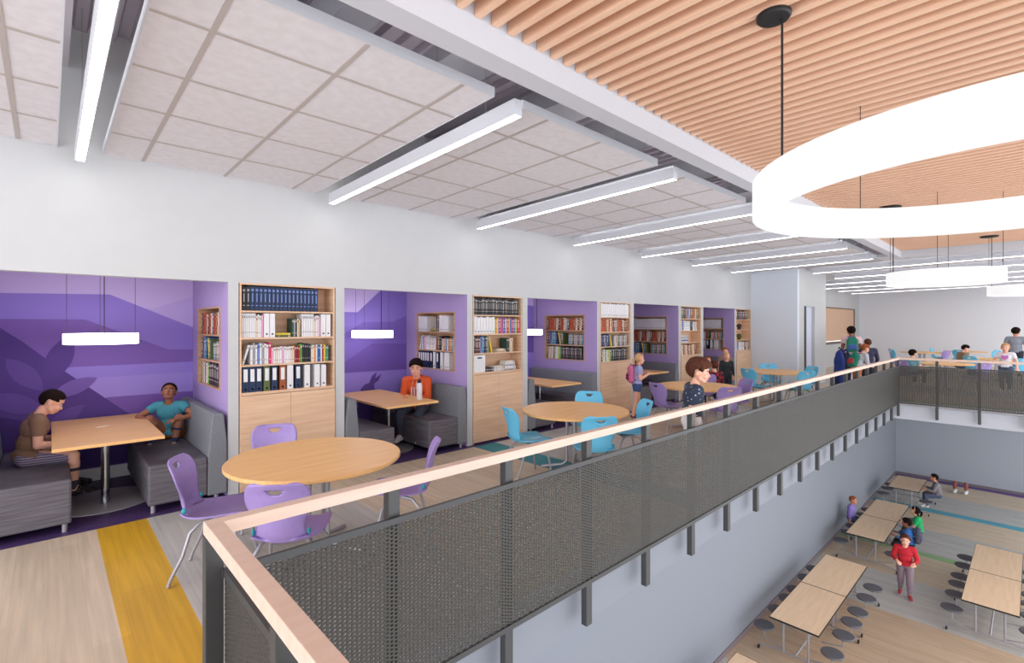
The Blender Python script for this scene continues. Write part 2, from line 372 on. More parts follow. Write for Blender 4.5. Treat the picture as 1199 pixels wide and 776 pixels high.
def strip_light(x, y0, y1, label, proto=None):
    z = 3.195 + SLP * (5.6 - y0)
    r = thing('strip_light', label, 'ceiling light', (x, y0, z), 0, 'linear pendant strip lights along the ceiling'); r.rotation_euler = (-math.atan(SLP), 0, 0)
    D = y1 - y0
    h = MB(); h.box(-0.036, 0, 0.0, 0.036, D, 0.115); h.build('housing', WHITEM, r, bevel=0.004)
    d = MB(); d.box(-0.029, 0.006, -0.0015, 0.029, D - 0.006, 0.004); d.build('diffuser', LEDM, r)
    d = MB(); d.box(-0.026, 0.006, 0.1145, 0.026, D - 0.006, 0.1156); d.build('added_fill_strip', DECKFILLM, r)  # added glowing strip that lights the deck above the clouds
    for yy in (0.35, D - 0.35):
        c = MB(); c.tube([(0, yy, 0.115), (0, yy, 4.40 - z)], 0.0025, 5); c.build('suspension_cable', ALU, r)
for k in range(-1, 7):
    strip_light(FX(k), 2.47, 5.58, 'slim white strip light, %s' % ('outside the left edge of the view' if k < 0 else ['leftmost of the row, beside the boxed air duct', 'second from the left, its square end near the soffit', 'third from the left along the tiled ceiling', 'fourth from the left, its end behind the large ring light', 'fifth from the left, passing behind the large ring light', 'sixth from the left, ending near the slatted panel corner', 'seventh from the left, its end at the soffit corner'][k]))
for k in range(7, 13):
    strip_light(FX(k), -2.4, 4.25 if k < 9 else 5.7, 'long slim white strip light beyond the slatted panel, %s from the nearest of the row' % ORD[k])

# ================================================================ RAILING
rail = thing('guard_railing', 'long charcoal steel mesh guard railing with pale wood handrail around the floor opening', 'railing', (0.45, 2.1, 0))
OX, OY = 0.45, 2.1
def R_(mb, name, m, **k): return mb.build(name, m, rail, loc=(-OX, -OY, 0), **k)
HT = 1.07; XR = 13.83
m_ = MB(); m_.box(0.42, 2.066, 1.02, XR + 0.03, 2.122, HT); R_(m_, 'handrail', OAKR, bevel=0.003)
m_ = MB(); m_.box(0.42, -2.2, 1.02, 0.476, 2.066, HT); R_(m_, 'handrail', OAKR, bevel=0.003)
m_ = MB(); m_.box(XR - 0.025, -3.0, 1.02, XR + 0.03, 2.066, HT); R_(m_, 'handrail', OAKR, bevel=0.003)
pts = [(0.448, 2.098, 1)] + [(1.19 + 0.743 * k, 2.098, 0) for k in range(17)] + [(XR + 0.005, 2.098, 1)]
pts += [(XR + 0.005, 2.098 - 0.66 * k, 2) for k in range(1, 8)] + [(0.448, 2.098 - 0.76 * k, 3) for k in range(1, 5)]
for x, y, t in pts:
    p = MB()
    p.box(x - 0.03, y - 0.024, -0.24, x + 0.03, y + 0.024, 1.02)
    R_(p, 'post', STEEL, bevel=0.003)
def hexpanel(L, H, w=0.030, h=0.019, hole=0.47, th=0.004):
    nx = int(L / (0.75 * w)); nz = int(H / h); sx = L / (nx * 0.75 * w); sz = H / ((nz + 0.5) * h)
    i, j = np.meshgrid(np.arange(nx), np.arange(nz), indexing='ij'); i = i.ravel(); j = j.ravel()
    cx = (i + 0.6) * 0.75 * w * sx; cz = (j + 0.5 + 0.5 * (i % 2)) * h * sz
    hx = np.array([0.5, 0.25, -0.25, -0.5, -0.25, 0.25]) * w * sx; hz = np.array([0, 0.5, 0.5, 0, -0.5, -0.5]) * h * sz
    n = len(i); V = np.zeros((n, 24, 3), np.float32)
    for a, (s, y) in enumerate(((1, 0), (hole, 0), (hole, th), (1, th))):
        V[:, a * 6:a * 6 + 6, 0] = cx[:, None] + hx * s; V[:, a * 6:a * 6 + 6, 2] = cz[:, None] + hz * s; V[:, a * 6:a * 6 + 6, 1] = y
    q = []
    for k in range(6):
        l = (k + 1) % 6
        q += [(k, l, 6 + l, 6 + k), (6 + k, 6 + l, 12 + l, 12 + k), (12 + k, 12 + l, 18 + l, 18 + k)]
    q = np.array(q, np.int32); F = (q[None] + (np.arange(n) * 24)[:, None, None]).reshape(-1, 4)
    me = bpy.data.meshes.new('mesh_panel'); V = V.reshape(-1, 3)
    me.vertices.add(len(V)); me.vertices.foreach_set('co', V.ravel()); me.loops.add(F.size); me.loops.foreach_set('vertex_index', F.ravel())
    me.polygons.add(len(F)); me.polygons.foreach_set('loop_start', np.arange(0, F.size, 4, dtype=np.int32)); me.polygons.foreach_set('loop_total', np.full(len(F), 4, np.int32))
    me.materials.append(MESHM); me.update(calc_edges=True); return me
def panel(L, loc, rz, z0=0.085, z1=0.865, hole=0.45):
    o = bpy.data.objects.new('mesh_panel', hexpanel(L, z1 - z0, hole=hole)); COL.objects.link(o); o.parent = rail
    o.location = (loc[0] - OX, loc[1] - OY, z0); o.rotation_euler = (0, 0, rz)
YM = 2.060
panel(XR - 0.50, (0.48, YM, 0), 0); panel(4.2, (0.482, YM - 4.2, 0), PI / 2); panel(5.0, (XR - 0.034, YM - 5.0, 0), PI / 2, hole=0.34)
for z0, z1 in ((0.055, 0.085), (0.865, 0.895)):
    f = MB(); f.box(0.47, YM - 0.008, z0, XR - 0.02, YM + 0.012, z1); R_(f, 'frame_bar', STEEL)
    f = MB(); f.box(0.474, -2.1, z0, 0.494, YM - 0.008, z1); R_(f, 'frame_bar', STEEL)
    f = MB(); f.box(XR - 0.045, -3.0, z0, XR - 0.025, YM - 0.008, z1); R_(f, 'frame_bar', STEEL)

# ================================================================ PENDANT RINGS
def ring_pendant(name, label, cx, cy, ro, ri, z0, z1, tops, canopy, ctop, n=96, wires=True):
    r = thing(name, label, 'pendant light', (cx, cy, z0))
    h = z1 - z0
    b = MB(); b.lathe([(ri, 0), (ri, h), (ro, h), (ro, 0)], n=n, close=True); b.build('ring_diffuser', RINGM, r, smooth=True)
    for (dx, dy) in tops:
        w = MB(); w.tube([(dx, dy, h - 0.005), (dx, dy, ctop - z0)], 0.0028, 5); w.build('suspension_cable', BLACK, r)
    if canopy:
        dx, dy, cr = canopy
        w = MB(); w.lathe([(0.001, -0.025), (cr * 0.9, -0.025), (cr, -0.015), (cr, 0.0)], dx, dy, n=28); w.build('canopy', BLACK, r, loc=(0, 0, ctop - z0), smooth=True)
        w = MB(); w.tube([(dx + 0.035, dy - 0.03, h - 0.005), (dx + 0.035, dy - 0.03, ctop - z0 - 0.02)], 0.006, 6); w.build('power_cord', BLACK, r)
    return r
ring_pendant('ring_pendant', 'huge white glowing ring light hanging below the slatted wood ceiling', 3.645, 0.085, 1.211, 1.12, 2.459, 2.667,
             [(-0.80, 0.84), (0.82, 0.82), (0.82, -0.82), (-0.82, -0.82)], (-0.83, 0.87, 0.085), 3.45)
ring_pendant('ring_pendant', 'small white ring light, middle one of the three over the opening', 8.58, 0.83, 0.60, 0.54, 2.33, 2.50,
             [(0, 0.56), (0.55, 0), (-0.55, 0), (0, -0.56)], (0.02, 0.565, 0.13), 3.45, 64)
ring_pendant('ring_pendant', 'farthest small white ring light, cut off by the right edge of the view', 12.75, 0.0, 0.62, 0.56, 2.33, 2.50,
             [(0.58, 0), (-0.58, 0), (0, -0.58), (0, 0.59)], (0.02, 0.585, 0.13), 3.45, 64)

# ================================================================ BOOTHS
def bench(label, x, y0, y1, facing):
    """upholstered booth bench: seat block towards +x of local frame, back behind"""
    r = thing('booth_bench', label, 'bench', (x, y0, 0), 0)
    L = y1 - y0; s = facing      # s=+1: seat looks towards +x from back at x=0
    def X(a, b): return (min(a * s, b * s), max(a * s, b * s))
    a, b = X(0.175, 0.665); m = MB(); m.box(a, 0, 0.075, b, L, 0.46); m.build('seat', VINYL, r, bevel=0.018)
    pf = [(0.0, 0.065), (0.175, 0.065), (0.17, 0.46), (0.135, 0.87), (0.115, 0.89), (0.05, 0.89), (0.03, 0.87), (0.0, 0.60)]
    m = MB(); m.prism([(p * s, q) for p, q in pf], 'y', 0, L); m.build('backrest', FABRIC, r, bevel=0.012)
    for fx in (0.62, 0.09):
        for fy in (0.05, L - 0.05):
            m = MB(); m.lathe([(0.02, 0), (0.02, 0.07)], n=12); m.build('leg', ALU, r, loc=(fx * s, fy, 0), smooth=True)
    return r
def booth_table(label, x0, x1, y0, y1):
    cx, cy = (x0 + x1) / 2, (y0 + y1) / 2
    r = thing('booth_table', label, 'table', (cx, cy, 0)); a, b = (x1 - x0) / 2, (y1 - y0) / 2
    m = MB(); m.box(-a, -b, 0.712, a, b, 0.742); m.build('tabletop', TABLE, r, bevel=0.004)
    m = MB(); m.lathe([(0.036, 0.02), (0.036, 0.712)], n=20); m.build('pedestal', CHROME, r, smooth=True, loc=(0, -0.14, 0))
    m = MB(); m.lathe([(0.001, 0.0), (0.44, 0.0), (0.44, 0.006), (0.42, 0.012), (0.05, 0.02), (0.001, 0.02)], n=48); m.build('base_plate', DISCM, r, smooth=True)
    return r
def booth_pendant(label, cx, cy):
    r = thing('booth_pendant', label, 'pendant light', (cx, cy, 1.605))
    m = MB(); m.lathe([(0.24, 0), (0.24, 0.105), (0.30, 0.105), (0.30, 0)], n=56, close=True); m.build('ring_diffuser', BOOTHM, r, smooth=True)
    for a in (0, PI / 2, PI, -PI / 2):
        m = MB(); m.tube([(0.27 * math.cos(a), 0.27 * math.sin(a), 0.1), (0.27 * math.cos(a), 0.27 * math.sin(a), BZ - 1.605)], 0.0022, 5); m.build('suspension_cable', STEEL, r)
    m = MB(); m.tube([(-0.0, -0.262, 0.1), (0.0, -0.262, BZ - 1.605)], 0.004, 6); m.build('power_cord', BLACK, r)
BN = ['nearest', 'second', 'third', 'fourth', 'fifth']
for i in range(5):
    r0 = R0 + PER * i; l0 = r0 - OPEN_W
    bench('grey upholstered bench on the right side of the %s purple booth' % BN[i], r0 - 0.012, 5.74, 7.40, -1)
    bench('grey upholstered bench on the left side of the %s purple booth' % BN[i], l0 + 0.012, 5.74, 7.40, 1)
    booth_table('rectangular maple topped pedestal table inside the %s purple booth' % BN[i], l0 + 0.55, l0 + 1.34, 5.70, 7.36)
    if i < 3: booth_pendant('small white ring pendant over the table of the %s purple booth' % BN[i], l0 + (0.945 if i else 0.93), (6.55, 6.86, 6.72)[i])

# murals: painted shapes on thin wall covering, every shape its own layer
def mc(n, c): return mat('mural_' + n, c, 0.75)
def lens(c, ang, L, Wd, n=10):
    pts = []
    for k in range(n + 1): t = k / n; pts.append((t, math.sin(PI * t) ** 0.8 * Wd / 2))
    pts += [(t, -w) for t, w in reversed(pts[1:-1])]
    ca, sa = math.cos(math.radians(ang)), math.sin(math.radians(ang))
    return [(c[0] + t * L * ca - w * sa, c[1] + t * L * sa + w * ca) for t, w in pts]
def mural(i, label, layers):
    r0 = R0 + PER * i; l0 = r0 - OPEN_W; mb = MB(); mats = []
    for k, (col, poly) in enumerate(layers):
        mats.append(col); y = YB - 0.002 - 0.0006 * k
        mb.prism([(l0 + p[0], p[1]) for p in poly], 'y', y, YB + 0.001, k)
    o = mb.build('wall_mural', mats); tag(o, label, 'mural')
W_, H1 = OPEN_W - 0.001, BZ - 0.001
def absx(P, l0=-0.525): return [(max(0.001, min(W_, p[0] - l0)), p[1]) for p in P]
full = [(0.001, 0.15), (W_, 0.15), (W_, H1), (0.001, H1)]
A = lambda P: absx(P)
mural(0, 'purple wall mural of slanted bands with large leaf shapes behind the nearest booth', [
    (mc('pale', (204, 182, 232)), full),
    (mc('pale2', (194, 172, 228)), A([(1.365, 2.16), (1.365, 1.7), (0.8, 2.0), (0.95, 2.0)])),
    (mc('violet', (148, 124, 208)), A([(-0.52, 0.2), (1.365, 0.2), (1.365, 1.765), (0.53, 2.155), (-0.52, 2.13)])),
    (mc('plum', (128, 96, 176)), A([(-0.52, 0.2), (1.365, 0.2), (1.365, 1.48), (1.10, 1.49), (0.63, 1.71), (0.31, 1.86), (-0.52, 1.86)])),
    (mc('light', (150, 128, 212)), A([(0.0, 0.2), (1.365, 0.2), (1.365, 1.325), (0.11, 1.32)])),
    (mc('lighter', (160, 138, 216)), A([(0.2, 0.2), (1.365, 0.2), (1.365, 1.19), (0.3, 1.185)])),
    (mc('plum2', (124, 90, 172)), A([(0.3, 0.2), (1.365, 0.2), (1.365, 0.945), (0.5, 0.95)])),
    (mc('deep', (88, 62, 136)), A([(-0.52, 0.15), (1.3, 0.15), (0.67, 0.77), (-0.01, 1.42), (-0.2, 1.62), (-0.37, 1.77), (-0.52, 1.9)])),
    (mc('deeper', (70, 46, 116)), A([(-0.52, 0.15), (1.3, 0.15), (0.9, 0.55), (0.3, 0.6), (-0.52, 0.88)])),
    (mc('leaf', (104, 76, 152)), A(lens((-0.04, 1.08), 128, 0.46, 0.19))), (mc('leaf_dark', (92, 64, 140)), A(lens((0.0, 1.16), 70, 0.56, 0.22))),
    (mc('leaf_mid', (122, 94, 172)), A(lens((0.02, 1.0), 25, 0.44, 0.16))), (mc('leaf', (104, 76, 152)), A(lens((-0.03, 0.86), 156, 0.48, 0.20))),
    (mc('leaf', (104, 76, 152)), A(lens((-0.02, 0.62), 40, 0.42, 0.15)))])
B_ = lambda P: absx(P, 2.626)
mural(1, 'purple wall mural of slanted bands with a dark rabbit behind the second booth', [
    (mc('pale', (204, 182, 232)), full),
    (mc('b2', (136, 114, 196)), B_([(2.63, 0.2), (4.6, 0.2), (4.6, 2.61), (4.01, 2.36), (3.62, 2.0), (2.63, 2.0)])),
    (mc('b2x', (122, 98, 182)), B_([(2.63, 0.2), (4.6, 0.2), (4.6, 1.98), (4.53, 1.96), (4.26, 1.85), (3.72, 1.84), (3.4, 1.66), (2.63, 1.3)])),
    (mc('b3', (108, 82, 164)), B_([(2.63, 0.2), (4.6, 0.2), (4.6, 1.47), (3.86, 1.49), (3.4, 1.21), (2.63, 0.9)])),
    (mc('b4', (146, 124, 208)), B_([(2.63, 0.2), (4.6, 0.2), (4.6, 1.03), (2.63, 1.045)])),
    (mc('b5', (92, 66, 142)), B_([(2.63, 0.15), (4.6, 0.15), (4.6, 0.42), (2.63, 0.52)])),
    (mc('rabbit', (88, 62, 138)), B_([(3.62, 0.2), (4.02, 0.2), (4.0, 0.6), (3.93, 0.72), (3.91, 0.77), (3.91, 0.83), (3.99, 0.88), (4.035, 0.985), (3.93, 0.92), (3.955, 1.02), (3.87, 0.96), (3.82, 0.85), (3.74, 0.83), (3.68, 0.77), (3.64, 0.68)]))])
mural(2, 'plain banded violet wall mural glimpsed behind the third booth', [
    (mc('pale', (204, 182, 232)), full), (mc('b2', (136, 114, 196)), [(0.001, 0.2), (W_, 0.2), (W_, 2.2), (0.9, 2.3), (0.001, 1.9)]),
    (mc('b3', (108, 82, 164)), [(0.001, 0.2), (W_, 0.2), (W_, 1.75), (0.001, 1.6)]), (mc('b4', (146, 124, 208)), [(0.001, 0.2), (W_, 0.2), (W_, 1.2), (0.001, 1.3)])])

# ================================================================ BOOKCASES AND NICHE SHELVES
SHZ = [1.075, 1.368, 1.66, 1.95]; CW = 1.03; T = 0.018
CN = ['nearest bookcase', 'second bookcase', 'third bookcase', 'fourth bookcase', 'last bookcase']
def bookcase(i):
    x = R0 + PER * i + 0.11; w = CW
    r = thing('bookcase', 'built-in maple bookcase with cabinet doors, %s between the purple booths' % ['nearest', 'second', 'third', 'fourth', 'farthest'][i], 'bookcase', (x, YW, 0))
    d = 0.27; m = MB()
    m.box(0, 0, 0, T, d, HZ - 0.001); m.box(w - T, 0, 0, w, d, HZ - 0.001); m.box(T, 0, HZ - T, w - T, d, HZ - 0.001); m.box(T, d - 0.01, 1.04, w - T, d, HZ - T); m.box(T, 0, 0.02, w - T, 0.005 + 0.02, 0.06)
    m.build('carcass', MAPLE, r)
    for k, z in enumerate(SHZ):
        m = MB(); m.box(T, 0.002 if k else -0.012, z - (T if k else 0.03), w - T, d - 0.01, z); m.build('shelf', MAPLE, r)
    for a, b in ((T * 0 + 0.002, w / 2 - 0.0015), (w / 2 + 0.0015, w - 0.002)):
        m = MB(); m.box(a, -0.016, 0.03, b, 0.0, 1.04); m.build('door', MAPLE, r, bevel=0.0015)
    return r
for i in range(5): bookcase(i)
NSZ = [1.10, 1.395, 1.69]
def niche(i):
    r0 = R0 + PER * i
    r = thing('niche_shelf', 'recessed maple shelf unit in the right wall of the %s purple booth' % BN[i], 'shelf unit', (r0, NY[1], 0), -PI / 2)
    w = NY[1] - NY[0]; d = 0.24; m = MB(); h = 0.012
    m.box(0, -h, NZ[0], T, d, NZ[1]); m.box(w - T, -h, NZ[0], w, d, NZ[1]); m.box(T, -h, NZ[1] - T, w - T, d, NZ[1]); m.box(T, -h, NZ[0], w - T, d, NSZ[0]); m.box(T, d - 0.01, NSZ[0], w - T, d, NZ[1] - T)
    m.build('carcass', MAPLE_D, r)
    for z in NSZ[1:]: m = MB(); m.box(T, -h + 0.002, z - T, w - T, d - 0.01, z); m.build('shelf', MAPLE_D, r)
for i in range(5): niche(i)
bw = MB(); bw.box(-3.5, YB + 0.1, 0, XC + 2.6, YB + 0.2, BZ + 0.06); bw.box(-3.5, YW, 0, -3.4, YB + 0.1, BZ); struct('wall_rear', bw, WALL)

CC = dict(navy=(26, 44, 78), steelblue=(52, 84, 124), white=(226, 224, 226), cream=(222, 206, 186), pink=(226, 160, 190), red=(170, 40, 44), maroon=(104, 34, 36), green=(96, 150, 60), lime=(160, 200, 70),
          black=(26, 26, 30), yellow=(222, 196, 70), orange=(226, 140, 50), blue=(50, 104, 170), brown=(150, 78, 44), rust=(186, 84, 40), olive=(88, 100, 58), darkgreen=(40, 70, 62), grey=(150, 150, 156), darkgrey=(66, 66, 72),
          tan=(190, 160, 124), purple=(126, 90, 170), magenta=(206, 50, 96), teal=(60, 140, 160), plum=(92, 60, 80), magblue=(110, 130, 190))
CNAME = dict(magblue='pale blue', steelblue='steel blue', darkgreen='dark green', darkgrey='dark grey')
PAGES = mat('paper_pages', (232, 226, 214), 0.8)
_BK = {}
def bmat(c): return mat('cover_' + c, CC[c], 0.5)
def book_mesh(kind, c, w, h, d):
    k = (kind, c, round(w, 3), round(h, 3), round(d, 3))
    if k in _BK: return _BK[k]
    m = MB(); t = 0.0025
    if kind == 'book':
        m.box(0.0004, 0.006, 0, t, d, h, 0); m.box(w - t, 0.006, 0, w - 0.0004, d, h, 0)
        m.prism([(0.0004, 0.006), (w * 0.2, 0.001), (w * 0.5, 0), (w * 0.8, 0.001), (w - 0.0004, 0.006)], 'z', 0, h, 0)
        m.box(t, 0.006, 0.003, w - t, d - 0.003, h - 0.003, 1)
        lab = 2
        m.box(w * 0.22, -0.0008, h * 0.80, w * 0.78, 0.003, h * 0.90, lab); m.box(w * 0.22, -0.0008, h * 0.2, w * 0.78, 0.003, h * 0.235, lab)
        if w > 0.028: m.box(w * 0.36, -0.0008, h * 0.36, w * 0.64, 0.003, h * 0.72, lab)
        band = {'white': 'grey', 'cream': 'brown', 'navy': 'magblue', 'black': 'grey', 'rust': 'maroon', 'brown': 'tan', 'magblue': 'navy'}.get(c, 'cream')
        me = m.mesh('book', [bmat(c), PAGES, bmat(band)])
    else:
        m.box(0.001, 0, 0, w - 0.001, d, h, 0); me = m.mesh(kind, [bmat(c)])
    _BK[k] = me; return me
GRP = {}
def put(parent_mat, where, kind, c, w, h, d, x, y, z, lean, n, uniform, extra=None, ordn=''):
    me = book_mesh(kind if kind == 'book' else kind, c, w, h, d)
    M4 = parent_mat @ Matrix.Translation((x, y, z)) @ Matrix.Rotation(lean, 4, 'Y')
    if kind == 'book':
        BOOKS[0] += 1
        if BOOKS[0] > 298: far_add(me, M4); return
    o = bpy.data.objects.new({'book': 'book', 'binder': 'binder', 'file': 'magazine_file', 'box': 'storage_box'}[kind], me); COL.objects.link(o)
    o.matrix_world = M4
    nm = CNAME.get(c, c); kn = {'book': 'book', 'binder': 'ring binder', 'file': 'magazine file', 'box': 'storage box'}[kind]
    if uniform: lab = '%s %s in the matching set on %s' % (nm, kn, where)
    else: lab = '%s %s, %s from the left on %s' % (nm, kn, ordn, where)
    tag(o, lab, 'book' if kind == 'book' else kn, '%s on %s' % ({'book': 'books', 'binder': 'ring binders', 'file': 'magazine files', 'box': 'boxes'}[kind], where))
    if kind == 'binder':
        l = MB(); l.box(w * 0.2, -0.0015, h * 0.42, w * 0.8, 0.001, h * 0.92); q = l.build('spine_label', bmat('white'), o)
        l = MB(); l.lathe([(0.001, 0), (0.011, 0)], n=12); q = l.build('finger_ring', mat('ring_steel', (215, 215, 220), 0.3), o, loc=(w / 2, -0.001, h * 0.12)); q.rotation_euler = (PI / 2, 0, 0)
    if kind == 'file':
        l = MB(); l.lathe([(0.001, 0), (0.010, 0)], n=12); q = l.build('finger_hole', BLACK, o, loc=(w / 2, -0.0015, h * 0.14)); q.rotation_euler = (PI / 2, 0, 0)
    if kind == 'box':
        l = MB(); l.box(w * 0.3, -0.0015, h * 0.8, w * 0.7, 0.001, h * 0.88); l.build('hand_hole', BLACK, o)
    return o
OD = lambda n: '%d%s' % (n, 'th' if 10 <= n % 100 <= 20 else {1: 'st', 2: 'nd', 3: 'rd'}.get(n % 10, 'th'))
BOOKS = [0]; FAR = MB(); FARM = []
def far_add(me, M4):
    idx = []
    for m in me.materials:
        if m not in FARM: FARM.append(m)
        idx.append(FARM.index(m))
    b = len(FAR.v); FAR.v += [tuple(M4 @ v.co) for v in me.vertices]
    for p in me.polygons: FAR.f.append(tuple(b + i for i in p.vertices)); FAR.m.append(idx[p.material_index])
def row(M, where, z, xs, toks, depth=0.17, lim=1.0):
    """toks: (kind, colour, width, height, count, gap_after); negative height means lying flat"""
    x = xs; n = 0
    for tk in toks:
        if tk[0] == 'gap': x += tk[1]; continue
        kind, c, w, h, cnt = tk[:5]; lean = tk[5] if len(tk) > 5 else 0
        uni = cnt >= 5
        if kind == 'flat':
            hh = 0
            for k in range(cnt):
                n += 1; cc = c[k % len(c)] if isinstance(c, list) else c
                me = book_mesh('book', cc, w, abs(h) - 0.012 * k, 0.16)
                M4 = M @ Matrix.Translation((x + 0.006 * k, 0.03, z + hh + w)) @ Matrix.Rotation(PI / 2, 4, 'Y'); hh += w; BOOKS[0] += 1
                if BOOKS[0] > 298: far_add(me, M4); continue
                o = bpy.data.objects.new('book', me); COL.objects.link(o); o.matrix_world = M4
                tag(o, '%s book lying flat, %s up, on %s' % (CNAME.get(cc, cc), OD(k + 1), where), 'book', 'books on ' + where)
            x += abs(h) + 0.006; continue
        for k in range(cnt):
            n += 1; cc = c[k % len(c)] if isinstance(c, list) else c
            if x + w + 0.003 > lim: break
            if kind == 'file': x += 0.003
            hv = h if uni and not isinstance(c, list) else h * (1 - 0.10 * random.random())
            if kind in ('file', 'binder', 'box'): hv = h * ((1.0, 0.955, 0.985, 0.94)[k % 4] if kind == 'file' and cnt > 2 else 1)
            if lean < 0: x += abs(math.sin(lean)) * hv + 0.004
            put(M, where, kind, cc, w, hv, depth if kind == 'book' else 0.19, x, 0.022 if kind == 'book' else 0.008, z + 0.0006 + (math.sin(lean) * w if lean > 0 else 0), lean, n, uni and not isinstance(c, list), ordn=OD(n))
            x += w + (abs(math.sin(lean)) * hv if lean > 0 and k == cnt - 1 else 0) + 0.0008
ST = ['top', 'second', 'third', 'lowest']
WB = [('book', 'white', 0.019, 0.262, 7), ('gap', 0.0), ('book', ['cream', 'white', 'white', 'pink', 'white'], 0.018, 0.25, 4), ('file', 'white', 0.055, 0.262, 2)]
BC = {
 0: [[('book', 'black', 0.042, 0.262, 2), ('book', 'navy', 0.042, 0.262, 17)],
     WB + [('gap', 0.01), ('flat', ['olive', 'yellow'], 0.024, 0.17, 2), ('book', ['darkgreen', 'grey', 'darkgreen', 'cream', 'tan', 'cream'], 0.018, 0.21, 5), ('gap', 0.015)] + WB,
     [('book', 'white', 0.022, 0.225, 1, 0.30), ('book', ['white', 'grey', 'white', 'magblue', 'white', 'grey', 'white', 'white'], 0.022, 0.232, 8), ('book', ['magenta'], 0.026, 0.24, 1), ('book', ['pink', 'white', 'cream', 'white', 'white', 'pink', 'white', 'white', 'white', 'cream'], 0.022, 0.19, 10),
      ('book', ['cream', 'red', 'maroon', 'red'], 0.02, 0.20, 4), ('book', ['green', 'black', 'black', 'black', 'black'], 0.024, 0.225, 5), ('book', ['cream', 'white', 'orange', 'white', 'blue', 'blue', 'white', 'red', 'yellow', 'green', 'teal'], 0.018, 0.20, 11)],
     [('binder', 'navy', 0.066, 0.268, 3), ('gap', 0.012), ('binder', 'olive', 0.066, 0.268, 1), ('gap', 0.012), ('binder', 'navy', 0.066, 0.268, 1), ('gap', 0.02), ('binder', 'brown', 0.066, 0.268, 1), ('gap', 0.012), ('file', 'white', 0.066, 0.268, 1), ('gap', 0.02), ('binder', 'navy', 0.066, 0.268, 1), ('gap', 0.035), ('file', 'white', 0.062, 0.262, 1), ('gap', 0.05), ('file', 'white', 0.062, 0.262, 1), ('gap', 0.012), ('file', 'white', 0.058, 0.255, 1)]],
 1: [[('book', ['black', 'darkgrey', 'black', 'black', 'black', 'darkgrey'], 0.034, 0.262, 27)],
     [('file', 'white', 0.055, 0.262, 7), ('book', ['lime', 'orange', 'yellow', 'purple', 'magenta', 'magblue', 'magenta', 'blue', 'pink', 'plum', 'orange', 'magblue', 'purple', 'magenta', 'blue', 'lime', 'red', 'magenta'], 0.030, 0.25, 18)],
     [('book', ['black', 'darkgrey', 'plum', 'maroon', 'magblue', 'teal', 'navy', 'darkgrey'], 0.034, 0.262, 8), ('book', 'grey', 0.022, 0.255, 1), ('book', 'yellow', 0.022, 0.255, 1, -0.22), ('gap', 0.10), ('flat', ['tan', 'cream', 'cream'], 0.018, 0.19, 3), ('book', ['darkgreen', 'darkgrey', 'tan', 'cream', 'tan'], 0.028, 0.22, 5)],
     [('box', 'white', 0.22, 0.262, 1), ('gap', 0.02), ('flat', ['black', 'grey', 'black'], 0.02, 0.17, 3), ('flat', ['white', 'white', 'cream', 'white'], 0.02, 0.22, 4), ('flat', ['grey', 'white', 'white', 'grey', 'white', 'white', 'cream'], 0.022, 0.25, 7)]],
 2: [[('file', 'white', 0.064, 0.268, 14)],
     [('book', ['brown', 'rust', 'rust', 'brown', 'tan', 'rust', 'cream', 'brown', 'darkgrey', 'grey', 'brown', 'rust', 'rust', 'plum', 'tan', 'maroon'], 0.054, 0.258, 17)],
     [('book', ['black', 'navy', 'plum', 'magblue', 'darkgreen', 'navy'], 0.05, 0.25, 6), ('book', 'yellow', 0.03, 0.25, 1, -0.2), ('gap', 0.06), ('book', ['grey', 'cream', 'grey', 'darkgrey', 'grey', 'grey', 'darkgrey', 'grey'], 0.05, 0.22, 9)],
     [('book', ['green', 'olive', 'cream', 'white', 'green', 'white', 'cream', 'lime', 'green'], 0.04, 0.24, 9), ('book', ['black', 'darkgrey', 'black', 'black'], 0.048, 0.262, 11)]],
 3: [[('book', ['olive', 'olive', 'black', 'brown', 'magblue', 'grey', 'plum', 'brown', 'rust', 'tan'], 0.08, 0.26, 11)],
     [('book', ['white', 'magblue', 'white', 'white', 'white'], 0.08, 0.24, 6), ('book', 'black', 0.07, 0.24, 2), ('book', ['white', 'grey', 'cream'], 0.07, 0.21, 3)],
     [('flat', ['white', 'magblue', 'white', 'grey', 'white'], 0.035, 0.40, 5)],
     [('book', ['tan', 'cream', 'brown', 'tan', 'cream', 'maroon', 'tan', 'brown'], 0.07, 0.25, 11)]],
 4: [[('book', ['olive', 'black', 'plum', 'plum', 'darkgrey', 'maroon'], 0.12, 0.26, 7)], [], [],
     [('book', ['white', 'magblue', 'white', 'white', 'cream'], 0.1, 0.25, 6), ('book', 'maroon', 0.14, 0.25, 1), ('book', ['white', 'grey'], 0.07, 0.22, 2)]]}
NW1 = [('file', 'white', 0.06, 0.255, 4), ('gap', 0.09), ('flat', ['olive', 'yellow'], 0.02, 0.16, 2), ('gap', 0.02), ('book', ['grey', 'darkgrey', 'cream'], 0.022, 0.23, 3), ('file', 'white', 0.06, 0.255, 4)]
NB1 = [('book', ['darkgrey', 'rust', 'rust', 'rust', 'brown', 'cream', 'maroon', 'brown', 'rust', 'cream', 'grey', 'darkgrey', 'rust', 'rust', 'brown', 'cream', 'maroon', 'cream', 'maroon'], 0.051, 0.25, 19)]
NB2 = [('book', ['darkgrey', 'plum', 'magblue', 'teal', 'teal', 'navy'], 0.05, 0.26, 6), ('book', 'yellow', 0.028, 0.26, 1, -0.2), ('book', ['blue', 'olive'], 0.034, 0.25, 2), ('gap', 0.14), ('book', ['teal', 'grey', 'darkgrey', 'grey', 'grey', 'darkgrey', 'grey'], 0.046, 0.22, 8)]
NB3 = [('book', ['olive', 'cream', 'tan', 'white', 'olive', 'cream', 'white', 'lime', 'green'], 0.043, 0.26, 9), ('book', ['black', 'darkgrey', 'black', 'plum', 'black'], 0.045, 0.265, 12)]
